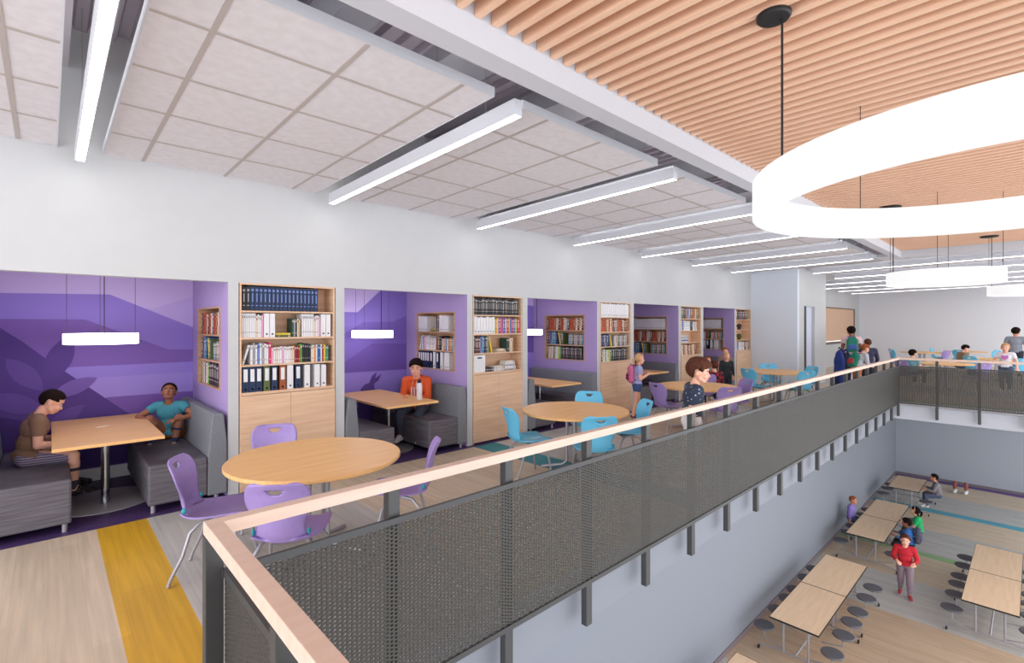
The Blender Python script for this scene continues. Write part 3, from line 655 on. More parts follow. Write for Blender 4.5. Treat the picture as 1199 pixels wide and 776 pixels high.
NW3 = [('binder', 'navy', 0.064, 0.262, 5), ('gap', 0.02), ('binder', 'navy', 0.064, 0.262, 1), ('gap', 0.02), ('file', 'white', 0.06, 0.262, 1), ('gap', 0.03), ('binder', 'navy', 0.064, 0.262, 1), ('gap', 0.04), ('file', 'white', 0.06, 0.262, 1), ('gap', 0.05), ('file', 'white', 0.06, 0.262, 2)]
NW2 = [('book', 'white', 0.03, 0.225, 1, 0.25), ('book', ['white', 'magblue', 'pink', 'pink', 'white'], 0.03, 0.23, 6), ('book', ['white', 'cream', 'white'], 0.03, 0.2, 7), ('book', ['maroon', 'rust', 'olive', 'black', 'black'], 0.032, 0.225, 5), ('book', ['cream', 'orange', 'grey', 'blue', 'white', 'brown', 'orange', 'teal', 'grey'], 0.034, 0.2, 9)]
NI = {0: [NB1, NB2, NB3], 1: [NW1, NW2, NW3], 2: [NB1, NB2, NB3], 3: [[('file', 'white', 0.062, 0.26, 15)], NB1, NB2], 4: [[('gap', 0.2), ('book', ['darkgrey', 'grey'], 0.05, 0.2, 3), ('file', 'white', 0.062, 0.262, 9)], NW2, NW3]}
for what, i in (('b', 0), ('b', 1), ('n', 0), ('n', 1), ('n', 2), ('b', 2), ('n', 3), ('b', 3), ('n', 4), ('b', 4)):
    if what == 'b':
        M = Matrix.Translation((R0 + PER * i + 0.11, YW, 0))
        for k, tk in enumerate(BC[i]): row(M, 'the %s shelf of the %s' % (ST[k], CN[i]), SHZ[3 - k], T + 0.008, tk, lim=CW - T)
    else:
        M = Matrix.Translation((R0 + PER * i, NY[1], 0)) @ Matrix.Rotation(-PI / 2, 4, 'Z')
        for k, tk in enumerate(NI[i]): row(M, 'the %s shelf of the %s booth niche' % (['top', 'middle', 'lowest'][k], BN[i]), [NSZ[2], NSZ[1], NSZ[0]][k], T + 0.01, tk, lim=NY[1] - NY[0] - T)
if FAR.v: tag(FAR.build('distant_books', FARM), 'remaining small books on the shelves of the distant bookcases and niches', 'books', kind='stuff')
# two small ornaments in the last bookcase
for z, c, nm in ((SHZ[2], 'darkgrey', 'third-from-bottom'), (SHZ[1], 'olive', 'second-from-bottom')):
    m = MB(); m.lathe([(0.05, 0), (0.06, 0.02), (0.03, 0.04), (0.075, 0.09), (0.06, 0.14), (0.02, 0.17)], n=16)
    tag(m.build('ornament', bmat(c), smooth=True, loc=(R0 + PER * 4 + 0.11 + 0.5, YW + 0.12, z + 0.001)), 'small %s ornament on the %s shelf of the last bookcase' % (CNAME.get(c, c), nm), 'ornament')

# ================================================================ ROUND TABLES AND CHAIRS
def round_table(label, x, y, r=0.66, z=0.742):
    t = thing('round_table', label, 'table', (x, y, 0))
    m = MB(); m.lathe([(0.001, z - 0.03), (r - 0.006, z - 0.03), (r, z - 0.024), (r, z - 0.006), (r - 0.006, z), (0.001, z)], n=72); m.build('tabletop', TABLE, t, smooth=True)
    for a in (35, 125, 215, 305):
        c, s = math.cos(math.radians(a)), math.sin(math.radians(a))
        m = MB(); m.tube([(c * 0.10, s * 0.10, z - 0.03), (c * 0.10, s * 0.10, 0.10), (c * 0.16, s * 0.16, 0.05), (c * 0.42, s * 0.42, 0.012)], 0.019, 8); m.build('leg', ALU, t, smooth=True)
    return t
def chair_shell():
    # side profile from front lip of the seat to the top of the back: (x, z, half width)
    P = [(0.245, 0.425, 0.15), (0.235, 0.445, 0.19), (0.19, 0.452, 0.212), (0.10, 0.447, 0.222), (0.0, 0.440, 0.222), (-0.09, 0.437, 0.212), (-0.16, 0.445, 0.185), (-0.205, 0.475, 0.158), (-0.225, 0.52, 0.142), (-0.232, 0.57, 0.145), (-0.238, 0.62, 0.166), (-0.245, 0.67, 0.190), (-0.255, 0.72, 0.199), (-0.27, 0.77, 0.194), (-0.29, 0.81, 0.178), (-0.302, 0.83, 0.156), (-0.306, 0.838, 0.122)]
    def sp(A, t):
        n = len(A) - 1; s = t * n; i = min(int(s), n - 1); f = s - i
        g = lambda k: A[max(0, min(n, k))]
        return tuple(0.5 * (2 * g(i)[c] + (g(i + 1)[c] - g(i - 1)[c]) * f + (2 * g(i - 1)[c] - 5 * g(i)[c] + 4 * g(i + 1)[c] - g(i + 2)[c]) * f * f + (3 * g(i)[c] - g(i - 1)[c] - 3 * g(i + 1)[c] + g(i + 2)[c]) * f ** 3) for c in range(3))
    NU, NV = 26, 72; mb = MB(); idx = {}
    for j in range(NV + 1):
        t = j / NV; x, z, w = sp(P, t)
        for i in range(NU + 1):
            u = i / NU * 2 - 1
            curl = abs(u) ** 3
            if z < 0.47 and t < 0.45: dz, dx = (0.035 * (u * u - 0.3) if t > 0.06 else 0.012 * u * u) - 0.02 * curl * 0, 0
            else: dz, dx = 0.0, 0.055 * u * u * (0.6 + 0.4 * min(1, (0.9 - z) * 3))
            mb.v.append((x + dx, u * w, z + dz)); idx[i, j] = len(mb.v) - 1
    for j in range(NV):
        for i in range(NU):
            t = (j + 0.5) / NV; z = sp(P, t)[1]; u = abs((i + 0.5) / NU * 2 - 1)
            if 0.762 < z < 0.802 and u < 0.30 - (0.802 - z) * 4.2: continue
            mb.f.append((idx[i, j], idx[i + 1, j], idx[i + 1, j + 1], idx[i, j + 1])); mb.m.append(0)
    return mb
CHAIR_SHELL = chair_shell()
def chair_proto(name, m, label):
    r = thing(name, label, 'chair')
    o = CHAIR_SHELL.build('seat_shell', m, r, smooth=True)
    for p in o.data.polygons: p.use_smooth = True
    s = o.modifiers.new('solid', 'SOLIDIFY'); s.thickness = 0.012; s.offset = 0
    for sx, sy in ((1, 1), (1, -1), (-1, 1), (-1, -1)):
        l = MB()
        if sx > 0: pt = [(0.02, sy * 0.10, 0.415), (0.10, sy * 0.15, 0.405), (0.15, sy * 0.185, 0.35), (0.185, sy * 0.20, 0.20), (0.215, sy * 0.21, 0.012)]
        else: pt = [(0.02, sy * 0.10, 0.415), (-0.08, sy * 0.15, 0.405), (-0.13, sy * 0.175, 0.35), (-0.17, sy * 0.19, 0.20), (-0.235, sy * 0.205, 0.06), (-0.25, sy * 0.205, 0.012)]
        l.tube(pt, 0.0125, 8); l.ball((pt[-1][0], pt[-1][1], 0.012), 0.014, 8, 6); l.build('leg', ALU, r, smooth=True)
    b = MB(); b.box(-0.05, -0.12, 0.405, 0.12, 0.12, 0.425); b.build('seat_bracket', ALU, r)
    for sy in (1, -1):
        b = MB(); b.ball((-0.168, sy * 0.168, 0.505), (0.016, 0.010, 0.022), 10, 8); b.build('side_button', TEALB, r, smooth=True)
    return r
PC = {'l': chair_proto('lilac_chair', LILAC, 'lilac'), 'b': chair_proto('blue_chair', BLUE, 'blue')}
_used = set()
def place_chair(c, x, y, ang, label, group):
    r = PC[c] if c not in _used else copy_tree(PC[c]); _used.add(c)
    r.location = (x, y, 0); r.rotation_euler = (0, 0, math.radians(ang)); r['label'] = label; r['group'] = group
def back_at(bx, by, ang):   # seat centre for a chair whose backrest top is at bx, by
    a = math.radians(ang); return bx + 0.29 * math.cos(a), by + 0.29 * math.sin(a)
TN = ['nearest round table', 'second round table', 'third round table', 'fourth round table']
TC = [(1.58, 3.98), (4.79, 3.94), (8.22, 4.03), (12.05, 4.05)]
for (x, y), n in zip(TC, ['nearest round maple table with lilac chairs in front of the first bookcase', 'second round maple table, ringed by sky blue chairs', 'third round maple table, behind the walking boy in the dark floral shirt', 'fourth round maple table with blue chairs by the pale column']): round_table(n, x, y)
SPOT = [('left', -0.92, 0.28, -18), ('far', 0.91, 0.48, 212), ('near', -0.59, -0.84, 52), ('right', 0.80, -0.56, 145)]
for ti, (tx, ty) in enumerate(TC):
    c = 'lblb'[ti]; cn = 'lilac' if c == 'l' else 'sky blue'
    for sn, dx, dy, ang in SPOT:
        if ti == 0 and sn == 'far': dx, dy, ang = 0.02, 1.06, 247
        if ti == 0 and sn == 'left': ang = -28
        if ti == 2 and sn == 'far': dx, dy, ang = 1.0, 0.30, 40
        bx, by = back_at(tx + dx, ty + dy, ang)
        place_chair(c, bx, by, ang, '%s plastic chair on the %s side of the %s' % (cn, sn, TN[ti]), '%s chairs around the %s' % (cn, TN[ti]))
# tables and chairs beyond the far railing
FT = [(18.0, 1.75, 'round maple table just beyond the far railing'), (21.4, 0.90, 'round maple table beside the girl in the white shirt'), (24.6, 3.0, 'round maple table near the far wall, left of the others'), (26.6, 1.9, 'round maple table closest to the far wall')]
for x, y, n in FT: round_table(n, x, y)
FC = [('l', 16.95, 2.35, -35, 'lilac plastic chair under the seated child in the teal collar'), ('l', 17.35, 1.05, 45, 'lilac plastic chair on the near side of the table beyond the far railing'), ('l', 24.6, 3.75, 270, 'lilac plastic chair at the far left table by the far wall'),
      ('l', 24.4, 2.45, 60, 'lilac plastic chair facing the far left table by the far wall'), ('b', 26.6, 2.7, 265, 'sky blue plastic chair behind the table closest to the far wall'), ('b', 25.7, 2.0, 0, 'sky blue plastic chair beside the table closest to the far wall'),
      ('b', 26.2, 1.2, 60, 'sky blue plastic chair behind the boy in the brown shirt'), ('b', 20.75, 1.25, -30, 'sky blue plastic chair in front of the boy in the brown shirt'), ('b', 24.0, 3.6, 300, 'sky blue plastic chair with its side to the far left table'),
      ('b', 20.4, 0.35, 30, 'sky blue plastic chair behind the girl in the white shirt'), ('b', 22.0, 0.2, 135, 'sky blue plastic chair at the right edge by the far table')]
for c, x, y, a, n in FC: place_chair(c, x, y, a, n, 'chairs beyond the far railing')

# ================================================================ LOWER HALL: mobile stool tables
def cafe_leaf(label, x0, y0, y1=None):
    L = 1.74; y1 = y0 + 0.78; zt = ZL + 0.74
    r = thing('stool_table', label, 'table', (x0 + L / 2, y0 + 0.39, ZL), 0, 'folding stool tables in the lower hall')
    h = L / 2
    m = MB(); m.box(-h, -0.39, 0.715, h, 0.39, 0.735, 0); m.build('tabletop', CAF, r)
    m = MB(); m.box(-h - 0.006, -0.396, 0.71, h + 0.006, -0.39, 0.737); m.box(-h - 0.006, 0.39, 0.71, h + 0.006, 0.396, 0.737); m.box(-h - 0.006, -0.39, 0.71, -h, 0.39, 0.737); m.box(h, -0.39, 0.71, h + 0.006, 0.39, 0.737); m.build('edge_band', BLACK, r)
    for x in (-h + 0.12, h - 0.12):
        m = MB()
        m.tube([(x, -0.62, 0.09), (x, -0.3, 0.14), (x, 0.3, 0.14), (x, 0.62, 0.09)], 0.016, 6); m.tube([(x, -0.2, 0.14), (x, -0.2, 0.71)], 0.018, 6); m.tube([(x, 0.2, 0.14), (x, 0.2, 0.71)], 0.018, 6)
        m.build('leg_frame', ALU, r, smooth=True)
        for y in (-0.62, 0.62):
            m = MB(); m.lathe([(0.035, -0.012), (0.035, 0.012)], n=12); q = m.build('caster', BLACK, r, loc=(x, y, 0.036)); q.rotation_euler = (PI / 2, 0, 0)
    m = MB(); m.tube([(-h + 0.12, 0, 0.16), (h - 0.12, 0, 0.16)], 0.016, 6); m.build('stretcher', ALU, r)
    for s in (-1, 1):
        for x in (-h + 0.18, 0.02, h - 0.28) if True else ():
            m = MB(); m.lathe([(0.02, 0.41), (0.165, 0.415), (0.175, 0.43), (0.165, 0.45), (0.001, 0.455)], n=24); m.build('stool_seat', STOOLM, r, loc=(x, s * 0.545, 0), smooth=True)
            m = MB(); m.tube([(x, s * 0.545, 0.41), (x, s * 0.53, 0.22), (x, s * 0.2, 0.15)], 0.015, 6); m.build('stool_arm', ALU, r, smooth=True)
    return r
for n, x, y in (('near leaf of the stool table beside the long grey wall, lower right of the railing', 9.49, 2.51), ('far leaf of the stool table beside the long grey wall, behind its twin', 11.25, 2.51), ('stool table where the child in blue with a backpack sits', 14.73, 2.51), ('stool table where the child in green sits', 16.49, 2.51),
                ('farthest stool table, in the corner of the lower hall', 19.93, 2.51), ('near half of the stool table at the right edge of the lower hall', 12.76, 0.19), ('far half of the stool table at the right edge of the lower hall', 14.52, 0.19), ('stool table at the bottom edge, only its corner in view', 6.32, 2.51)):
    cafe_leaf(n, x, y)

# small things on the booth tables
m = MB(); m.tube([(0, 0, 0), (0.10, 0.05, 0)], 0.004, 6); tag(m.build('pencil', mat('white_pencil', (240, 235, 225), 0.4), loc=(0.36, 6.6, 0.746)), 'white pencil lying on the table of the nearest booth', 'pencil')
bt = thing('water_bottle', 'white metal water bottle with black cap on the table of the second booth', 'bottle', (3.83, 5.98, 0.742))
m = MB(); m.lathe([(0.001, 0), (0.037, 0), (0.040, 0.006), (0.040, 0.205), (0.030, 0.235), (0.001, 0.236)], n=24); m.build('body', mat('bottle_white', (214, 214, 220), 0.3), bt, smooth=True)
m = MB(); m.lathe([(0.001, 0.236), (0.026, 0.236), (0.026, 0.27), (0.012, 0.285), (0.001, 0.285)], n=20); m.build('cap', BLACK, bt, smooth=True)
m = MB(); m.box(0, 0, 0, 0.075, 0.012, 0.012); tag(m.build('eraser', mat('pink_eraser', (206, 120, 120), 0.6), loc=(3.72, 6.22, 0.742)), 'small pink eraser on the table of the second booth beside the bottle', 'eraser')

# ================================================================ PEOPLE
def V_(*a): return np.array(a, float)
def nrm(v): v = np.array(v, float); return v / np.linalg.norm(v)
SKINS = {'light': mat('skin_light', (236, 178, 152), 0.5), 'mid': mat('skin_mid', (206, 140, 108), 0.5), 'brown': mat('skin_brown', (150, 96, 72), 0.5)}
HAIRS = {'dark': mat('hair_dark', (30, 20, 18), 0.85, spec=0.08), 'brown': mat('hair_brown', (92, 54, 40), 0.6, rgb2=(74, 42, 32), scale=(60, 60, 10), spec=0.12), 'blond': mat('hair_blond', (206, 164, 122), 0.7, spec=0.1), 'red': mat('hair_red', (150, 84, 50), 0.7, spec=0.1)}
EYEW = mat('eye_white', (196, 190, 188), 0.4); EYED = mat('eye_iris', (50, 36, 30), 0.3); LIPM = {'light': mat('lip_light', (206, 116, 106), 0.5), 'mid': mat('lip_mid', (170, 88, 76), 0.5), 'brown': mat('lip_brown', (120, 62, 54), 0.5)}
SHOEW = mat('shoe_white', (224, 222, 220), 0.5); SHOEB = mat('shoe_black', (34, 32, 34), 0.5)

class Prims:
    """tapered capsules and ellipsoids; also knows which one is nearest to a point"""
    def __init__(s): s.cap = []; s.ell = []
    def c(s, a, b, ra, rb, lab): s.cap.append((np.array(a, float), np.array(b, float), ra, rb, lab))
    def e(s, c, r, Rm, lab): s.ell.append((np.array(c, float), np.array(r, float), np.array(Rm, float), lab))
    def mesh(s):
        vs, fs = [], []
        NA, NM = 14, 8
        def add(P, F): b = sum(len(v) for v in vs); vs.append(P); fs.extend([tuple(i + b for i in f) for f in F])
        def sphere():
            P, F = [], []
            for i in range(1, NM):
                t = PI * i / NM
                for k in range(NA): a = 2 * PI * k / NA; P.append((math.sin(t) * math.cos(a), math.sin(t) * math.sin(a), math.cos(t)))
            P += [(0, 0, 1), (0, 0, -1)]; T = len(P) - 2
            for i in range(NM - 2):
                for k in range(NA): l = (k + 1) % NA; F.append((i * NA + k, (i + 1) * NA + k, (i + 1) * NA + l, i * NA + l))
            for k in range(NA): l = (k + 1) % NA; F.append((T, k, l)); F.append((T + 1, (NM - 2) * NA + l, (NM - 2) * NA + k))
            return np.array(P), F
        SP, SF = sphere()
        for a, b, ra, rb, _ in s.cap:
            d = b - a; L = np.linalg.norm(d)
            if L < 1e-6: add(SP * ra + a, SF); continue
            z = d / L; x = nrm(np.cross(z, (0, 0, 1) if abs(z[2]) < 0.9 else (1, 0, 0))); y = np.cross(z, x); B = np.stack([x, y, z], 1)
            P, F = [], []; rings = []
            # rounded ends: hemisphere at a (from pole) and at b
            h = 4
            for i in range(1, h + 1): t = PI / 2 * i / h; rings.append((-math.cos(t) * ra, math.sin(t) * ra))
            for i in range(0, h): t = PI / 2 * i / h; rings.append((L + math.sin(t) * rb, math.cos(t) * rb))
            for zz, rr in rings:
                for k in range(NA): an = 2 * PI * k / NA; P.append((rr * math.cos(an), rr * math.sin(an), zz))
            P += [(0, 0, -ra), (0, 0, L + rb)]; T = len(P) - 2; n = len(rings)
            for i in range(n - 1):
                for k in range(NA): l = (k + 1) % NA; F.append((i * NA + k, i * NA + l, (i + 1) * NA + l, (i + 1) * NA + k))
            for k in range(NA): l = (k + 1) % NA; F.append((T, l, k)); F.append((T + 1, (n - 1) * NA + k, (n - 1) * NA + l))
            add((np.array(P) @ B.T) + a, F)
        for c, r, Rm, _ in s.ell: add(((SP * r) @ Rm.T) + c, SF)
        me = bpy.data.meshes.new('tmp'); me.from_pydata(np.concatenate(vs).tolist(), [], fs); me.update(); return me
    def nearest(s, P):
        best = np.full(len(P), 1e9); lab = np.empty(len(P), object); tt = np.zeros(len(P))
        for a, b, ra, rb, l in s.cap:
            d = b - a; L2 = max(1e-9, d @ d); t = np.clip(((P - a) @ d) / L2, 0, 1); D = np.linalg.norm(P - (a + t[:, None] * d), axis=1) - (ra + (rb - ra) * t)
            m = D < best; best[m] = D[m]; lab[m] = l; tt[m] = t[m]
        for c, r, Rm, l in s.ell:
            q = (P - c) @ Rm; k = np.linalg.norm(q / r, axis=1); D = (k - 1) * r.min() * 0.9
            m = D < best; best[m] = D[m]; lab[m] = l; tt[m] = 0.5
        return lab, tt
def remeshed(pr, vox, smooth=6):
    me = pr.mesh(); o = bpy.data.objects.new('tmp', me); COL.objects.link(o)
    r = o.modifiers.new('r', 'REMESH'); r.mode = 'VOXEL'; r.voxel_size = vox; r.adaptivity = 0
    s = o.modifiers.new('s', 'SMOOTH'); s.factor = 0.5; s.iterations = smooth
    dg = bpy.context.evaluated_depsgraph_get(); dg.update(); ev = o.evaluated_get(dg); m2 = bpy.data.meshes.new_from_object(ev)
    bpy.data.objects.remove(o); bpy.data.meshes.remove(me)
    n = len(m2.vertices); co = np.zeros(n * 3); m2.vertices.foreach_get('co', co); co = co.reshape(-1, 3)
    no = np.zeros(n * 3); m2.vertex_normals.foreach_get('vector', no); no = no.reshape(-1, 3)
    F = [tuple(p.vertices) for p in m2.polygons]
    for p in m2.polygons: p.use_smooth = True
    return m2, co, no, F
def shell(name, co, no, F, mask, off, thick, m, parent, offs=None):
    """garment / hair: the masked faces of the body lifted off the skin and given thickness"""
    keep = [f for f in F if all(mask[i] for i in f)]
    if not keep: return None
    ids = sorted({i for f in keep for i in f}); mp = {v: k for k, v in enumerate(ids)}; ids = np.array(ids)
    o_ = off if offs is None else offs[ids][:, None]
    P = co[ids] + no[ids] * o_
    me = bpy.data.meshes.new(name); me.from_pydata(P.tolist(), [], [tuple(mp[i] for i in f) for f in keep]); me.materials.append(m); me.update()
    for p in me.polygons: p.use_smooth = True
    o = bpy.data.objects.new(name, me); COL.objects.link(o); o.parent = parent
    s = o.modifiers.new('smooth', 'SMOOTH'); s.factor = 0.6; s.iterations = 4
    s = o.modifiers.new('solid', 'SOLIDIFY'); s.thickness = thick; s.offset = -1
    return o

def person(label, loc, ang, H, top, bottom, skin='light', hair='brown', sleeve=0.55, leg=1.0, shoes=SHOEW, lean=0, yaw=0, pitch=0, roll=0,
           thigh=((0, 0, -1), (0, 0, -1)), shin=((0, 0, -1), (0, 0, -1)), uarm=((0, .15, -1), (0, .15, -1)), farm=((.15, .05, -1), (.15, .05, -1)),
           vox=0.009, long_hair=False, hip=None, fing='curl', bulk=1.0, hairthick=0.018, headk=1.0, foot=None, twist=0, socks=None, hair_front=0.40, shortshirt=True, hem=0.0):
    """local frame: +x forward, +y left. first of each pair = left limb. directions: (forward, outward, up)"""
    s = H / 1.35; pr = Prims()
    la = math.radians(lean); up = V_(math.sin(la), 0, math.cos(la)); fw = V_(math.cos(la), 0, -math.sin(la)); lf = V_(0, 1, 0)
    tw = math.radians(twist); fw, lf = fw * math.cos(tw) + lf * math.sin(tw), lf * math.cos(tw) - fw * math.sin(tw)
    Ls, Lt = 0.235 * H, 0.235 * H
    pel = V_(0, 0, 0.0) if hip is None else V_(0, 0, hip)
    if hip is None: pel = V_(0, 0, 0.04 * H + Ls + Lt + 0.03 * H) * 1.0
    T = lambda h, f=0, l=0: pel + up * h * H + fw * f * H + lf * l * H
    Rt = np.stack([fw, lf, up], 1); k = bulk
    pr.e(T(0.00), (0.072 * H * k, 0.098 * H * k, 0.065 * H), np.stack([V_(1, 0, 0), V_(0, 1, 0), V_(0, 0, 1)], 1), 'hips')
    pr.e(T(0.09), (0.066 * H * k, 0.088 * H * k, 0.09 * H), Rt, 'torso'); pr.e(T(0.19), (0.070 * H * k, 0.105 * H * k, 0.085 * H), Rt, 'torso')
    pr.c(T(0.245, 0, 0.085), T(0.245, 0, -0.085), 0.042 * H * k, 0.042 * H * k, 'torso')
    neck0, neck1 = T(0.26), T(0.318, 0.012); pr.c(neck0, neck1, 0.036 * H, 0.033 * H, 'neck')
    # head
    ya, pi_, ro = math.radians(yaw + twist), math.radians(pitch), math.radians(roll)
    hf = V_(math.cos(ya) * math.cos(pi_), math.sin(ya) * math.cos(pi_), math.sin(pi_)); hl = V_(-math.sin(ya), math.cos(ya), 0); hu = np.cross(hf, hl)
    hl, hu = hl * math.cos(ro) + hu * math.sin(ro), hu * math.cos(ro) - hl * math.sin(ro)
    a = s * headk; hc = neck1 + hu * 0.088 * a + hf * 0.012 * a; Rh = np.stack([hf, hl, hu], 1)
    HP = lambda x, y, z: hc + (hf * x + hl * y + hu * z) * a
    pr.e(HP(-0.004, 0, 0.022), (0.094 * a, 0.076 * a, 0.084 * a), Rh, 'head'); pr.e(HP(0.024, 0, -0.035), (0.064 * a, 0.058 * a, 0.070 * a), Rh, 'head')
    pr.c(HP(0.060, 0, -0.082), HP(0.03, 0, -0.085), 0.021 * a, 0.03 * a, 'head')
    for q in (1, -1):
        pr.c(HP(0.02, 0.045 * q, -0.06), HP(0.055, 0.022 * q, -0.082), 0.02 * a, 0.018 * a, 'head')
        pr.e(HP(0.062, 0.034 * q, -0.034), (0.026 * a, 0.024 * a, 0.026 * a), Rh, 'head')
        pr.e(HP(-0.006, 0.078 * q, -0.014), (0.019 * a, 0.0085 * a, 0.028 * a), Rh, 'ear')
    pr.c(HP(0.084, 0, -0.004), HP(0.099, 0, -0.030), 0.009 * a, 0.0125 * a, 'head')
    pr.c(HP(0.078, 0, -0.058), HP(0.079, 0, -0.062), 0.017 * a, 0.016 * a, 'head')
    # limbs
    ends = {}
    for i, q in enumerate((1, -1)):
        D = lambda v: nrm(V_(v[0], v[1] * q, v[2]))
        DT = lambda v: nrm(fw * v[0] + lf * v[1] * q + up * v[2])
        hp = pel + V_(0, 0.055 * H * q, -0.012 * H); kn = hp + D(thigh[i]) * Lt; an = kn + D(shin[i]) * Ls
        pr.c(hp, kn, 0.056 * H * k, 0.040 * H * k, 'thigh'); pr.c(kn, an, 0.039 * H * k, 0.023 * H, 'shin'); pr.c(kn + D(shin[i]) * Ls * 0.2, kn + D(shin[i]) * Ls * 0.4, 0.040 * H * k, 0.035 * H * k, 'shin')
        fd = nrm(V_(1, 0.18 * q, 0)) if foot is None else D(foot[i])
        pr.c(an + fd * -0.015 * H + V_(0, 0, -0.012 * H), an + fd * 0.092 * H + V_(0, 0, -0.020 * H), 0.024 * H, 0.019 * H, 'foot%d' % i); pr.c(an + fd * 0.03 * H, an + fd * 0.07 * H + V_(0, 0, -0.012 * H), 0.022 * H, 0.019 * H, 'foot%d' % i)
        sh = T(0.25, 0, 0.105 * q); el = sh + DT(uarm[i]) * 0.165 * H; wr = el + DT(farm[i]) * 0.145 * H
        pr.c(sh, el, 0.036 * H * k, 0.026 * H * k, 'uarm'); pr.c(el, wr, 0.026 * H * k, 0.0175 * H, 'farm')
        hd = DT(farm[i]); out = nrm(np.cross(hd, V_(0, 0, 1) if abs(hd[2]) < 0.95 else fw)); pn = nrm(np.cross(hd, out))   # out: across the palm; pn: palm normal
        if pn[2] > 0 and abs(hd[2]) < 0.8: pn = -pn
        pa = wr + hd * 0.030 * H
        for u_ in (-0.014, 0, 0.014): pr.c(wr + out * u_ * 0.7 * H, pa + out * u_ * H + hd * 0.012 * H, 0.0135 * H, 0.012 * H, 'hand')
        cu = 0.5 if fing == 'curl' else 0.12
        for fi, (u_, ln) in enumerate(((-0.0225, 0.040), (-0.0075, 0.046), (0.0075, 0.043), (0.0225, 0.034))):
            b0 = pa + out * u_ * H * 0.92 + hd * 0.016 * H; b1 = b0 + nrm(hd + pn * cu * 0.6 + out * u_ * 3) * ln * 0.55 * H; b2 = b1 + nrm(hd + pn * cu * 2.0) * ln * 0.5 * H
            pr.c(b0, b1, 0.0072 * H, 0.0066 * H, 'hand'); pr.c(b1, b2, 0.0066 * H, 0.0056 * H, 'hand')
        th = -1
        t0 = wr + hd * 0.014 * H + out * th * 0.018 * H; t1 = t0 + nrm(hd * 0.8 + out * th * 0.8 + pn * 0.3) * 0.026 * H; t2 = t1 + nrm(hd + pn * 0.5) * 0.020 * H
        pr.c(t0, t1, 0.0088 * H, 0.0076 * H, 'hand'); pr.c(t1, t2, 0.0076 * H, 0.0064 * H, 'hand')
        ends[i] = (sh, el, wr, hp, kn, an)
    me, co, no, F = remeshed(pr, vox, 5 if vox < 0.007 else 3)
    lab, tt = pr.nearest(co)
    # the person: body mesh is the top-level object
    me.name = 'person'; me.materials.clear(); me.materials.append(SKINS[skin])
    o = bpy.data.objects.new('person', me); COL.objects.link(o); o.location = loc; o.rotation_euler = (0, 0, math.radians(ang))
    tag(o, label, 'person')
    isl = lambda *n: np.isin(lab, n)
    hq = (co - hc) @ Rh / a
    head = isl('head', 'ear') | (isl('neck') & (hq[:, 2] > -0.07))
    # hair
    x, y, z = hq.T
    front = z > 0.052 + 0.015 * np.cos(y * 40) - 0.02 * (hair_front - 0.4)
    hm = head & ((front & (x > 0.02)) | ((x <= 0.02) & (x > -0.03) & (z > 0.012)) | ((x <= -0.03) & (z > -0.055)) | ((np.abs(y) > 0.062) & (x < 0.045) & (z > 0.012)))
    if long_hair: hm = head & ((front & (x > 0.02)) | ((x <= 0.012) & (z > -0.1))) | (isl('neck') & (x < -0.02))
    th_ = hairthick * a
    offs = np.where(hm, th_ * (0.75 + 0.35 * np.clip(z / 0.08, -1, 1)) + 0.0015, 0) * (1 + 0.10 * np.sin(x * 90 + y * 50) * np.sin(y * 70 + z * 30))
    shell('hair', co, no, F, hm, 0, th_ * 1.1, HAIRS[hair], o, offs=offs)
    if long_hair:
        pt = MB(); pt.tube([tuple(HP(-0.085, 0, 0.02)), tuple(HP(-0.125, 0.0, -0.01)), tuple(HP(-0.12, 0, -0.08)), tuple(HP(-0.10, 0, -0.14))], [0.02 * a, 0.028 * a, 0.024 * a, 0.008 * a], 10); pt.build('ponytail', HAIRS[hair], o, smooth=True)
    # face
    for q in (1, -1):
        e_ = MB(); e_.ball((0, 0, 0), 0.0105 * a, 12, 8); ob = e_.build('eye', EYEW, o, smooth=True, loc=tuple(HP(0.0735, 0.031 * q, -0.006)))
        e_ = MB(); c0 = (hf * 0.0062) * a; e_.ball(tuple(c0), 0.0066 * a, 10, 6); e_.build('iris', EYED, ob, smooth=True)
        e_ = MB(); e_.tube([tuple(HP(0.0865, 0.014 * q, 0.016)), tuple(HP(0.0865, 0.030 * q, 0.021)), tuple(HP(0.074, 0.047 * q, 0.015))], 0.0032 * a, 5); e_.build('eyebrow', HAIRS[hair if hair != 'blond' else 'red'], o)
    e_ = MB(); e_.tube([tuple(HP(0.083, 0.022, -0.059)), tuple(HP(0.0945, 0.008, -0.062)), tuple(HP(0.0945, -0.008, -0.062)), tuple(HP(0.083, -0.022, -0.059))], [0.002 * a, 0.0042 * a, 0.0042 * a, 0.002 * a], 6); e_.build('mouth', LIPM[skin], o, smooth=True)
    # clothes
    sm = (isl('torso') & (((co - pel) @ up) > (hem - 0.02 if hem else -1) * H)) | (isl('uarm') & (tt < sleeve * 1.0 if sleeve < 1 else True)) | (isl('farm') & (tt < max(0, sleeve - 1))) | (isl('neck') & (tt < 0.30)) | (isl('hips') & (((co - pel) @ up) > (-0.015 + hem) * H)) | (isl('thigh') & (((co - pel) @ up) > 0.005 * H) & (tt < 0.25) & (hem == 0))
    shell('shirt', co, no, F, sm, 0.012 * s, 0.009 * s, top, o)
    pm = isl('hips') | isl('thigh') & (tt < (leg if leg < 1 else 2)) | (isl('shin') & (tt < max(0, (leg - 1)) if leg < 1.9 else isl('shin')))
    if hem: pm = pm | (isl('torso') & (((co - pel) @ up) < (hem + 0.01) * H))
    pm = pm & ~(((co - pel) @ up) > (0.04 + hem) * H)
    shell('trousers' if leg > 1.2 else 'shorts', co, no, F, pm, 0.008 * s, 0.007 * s, bottom, o)
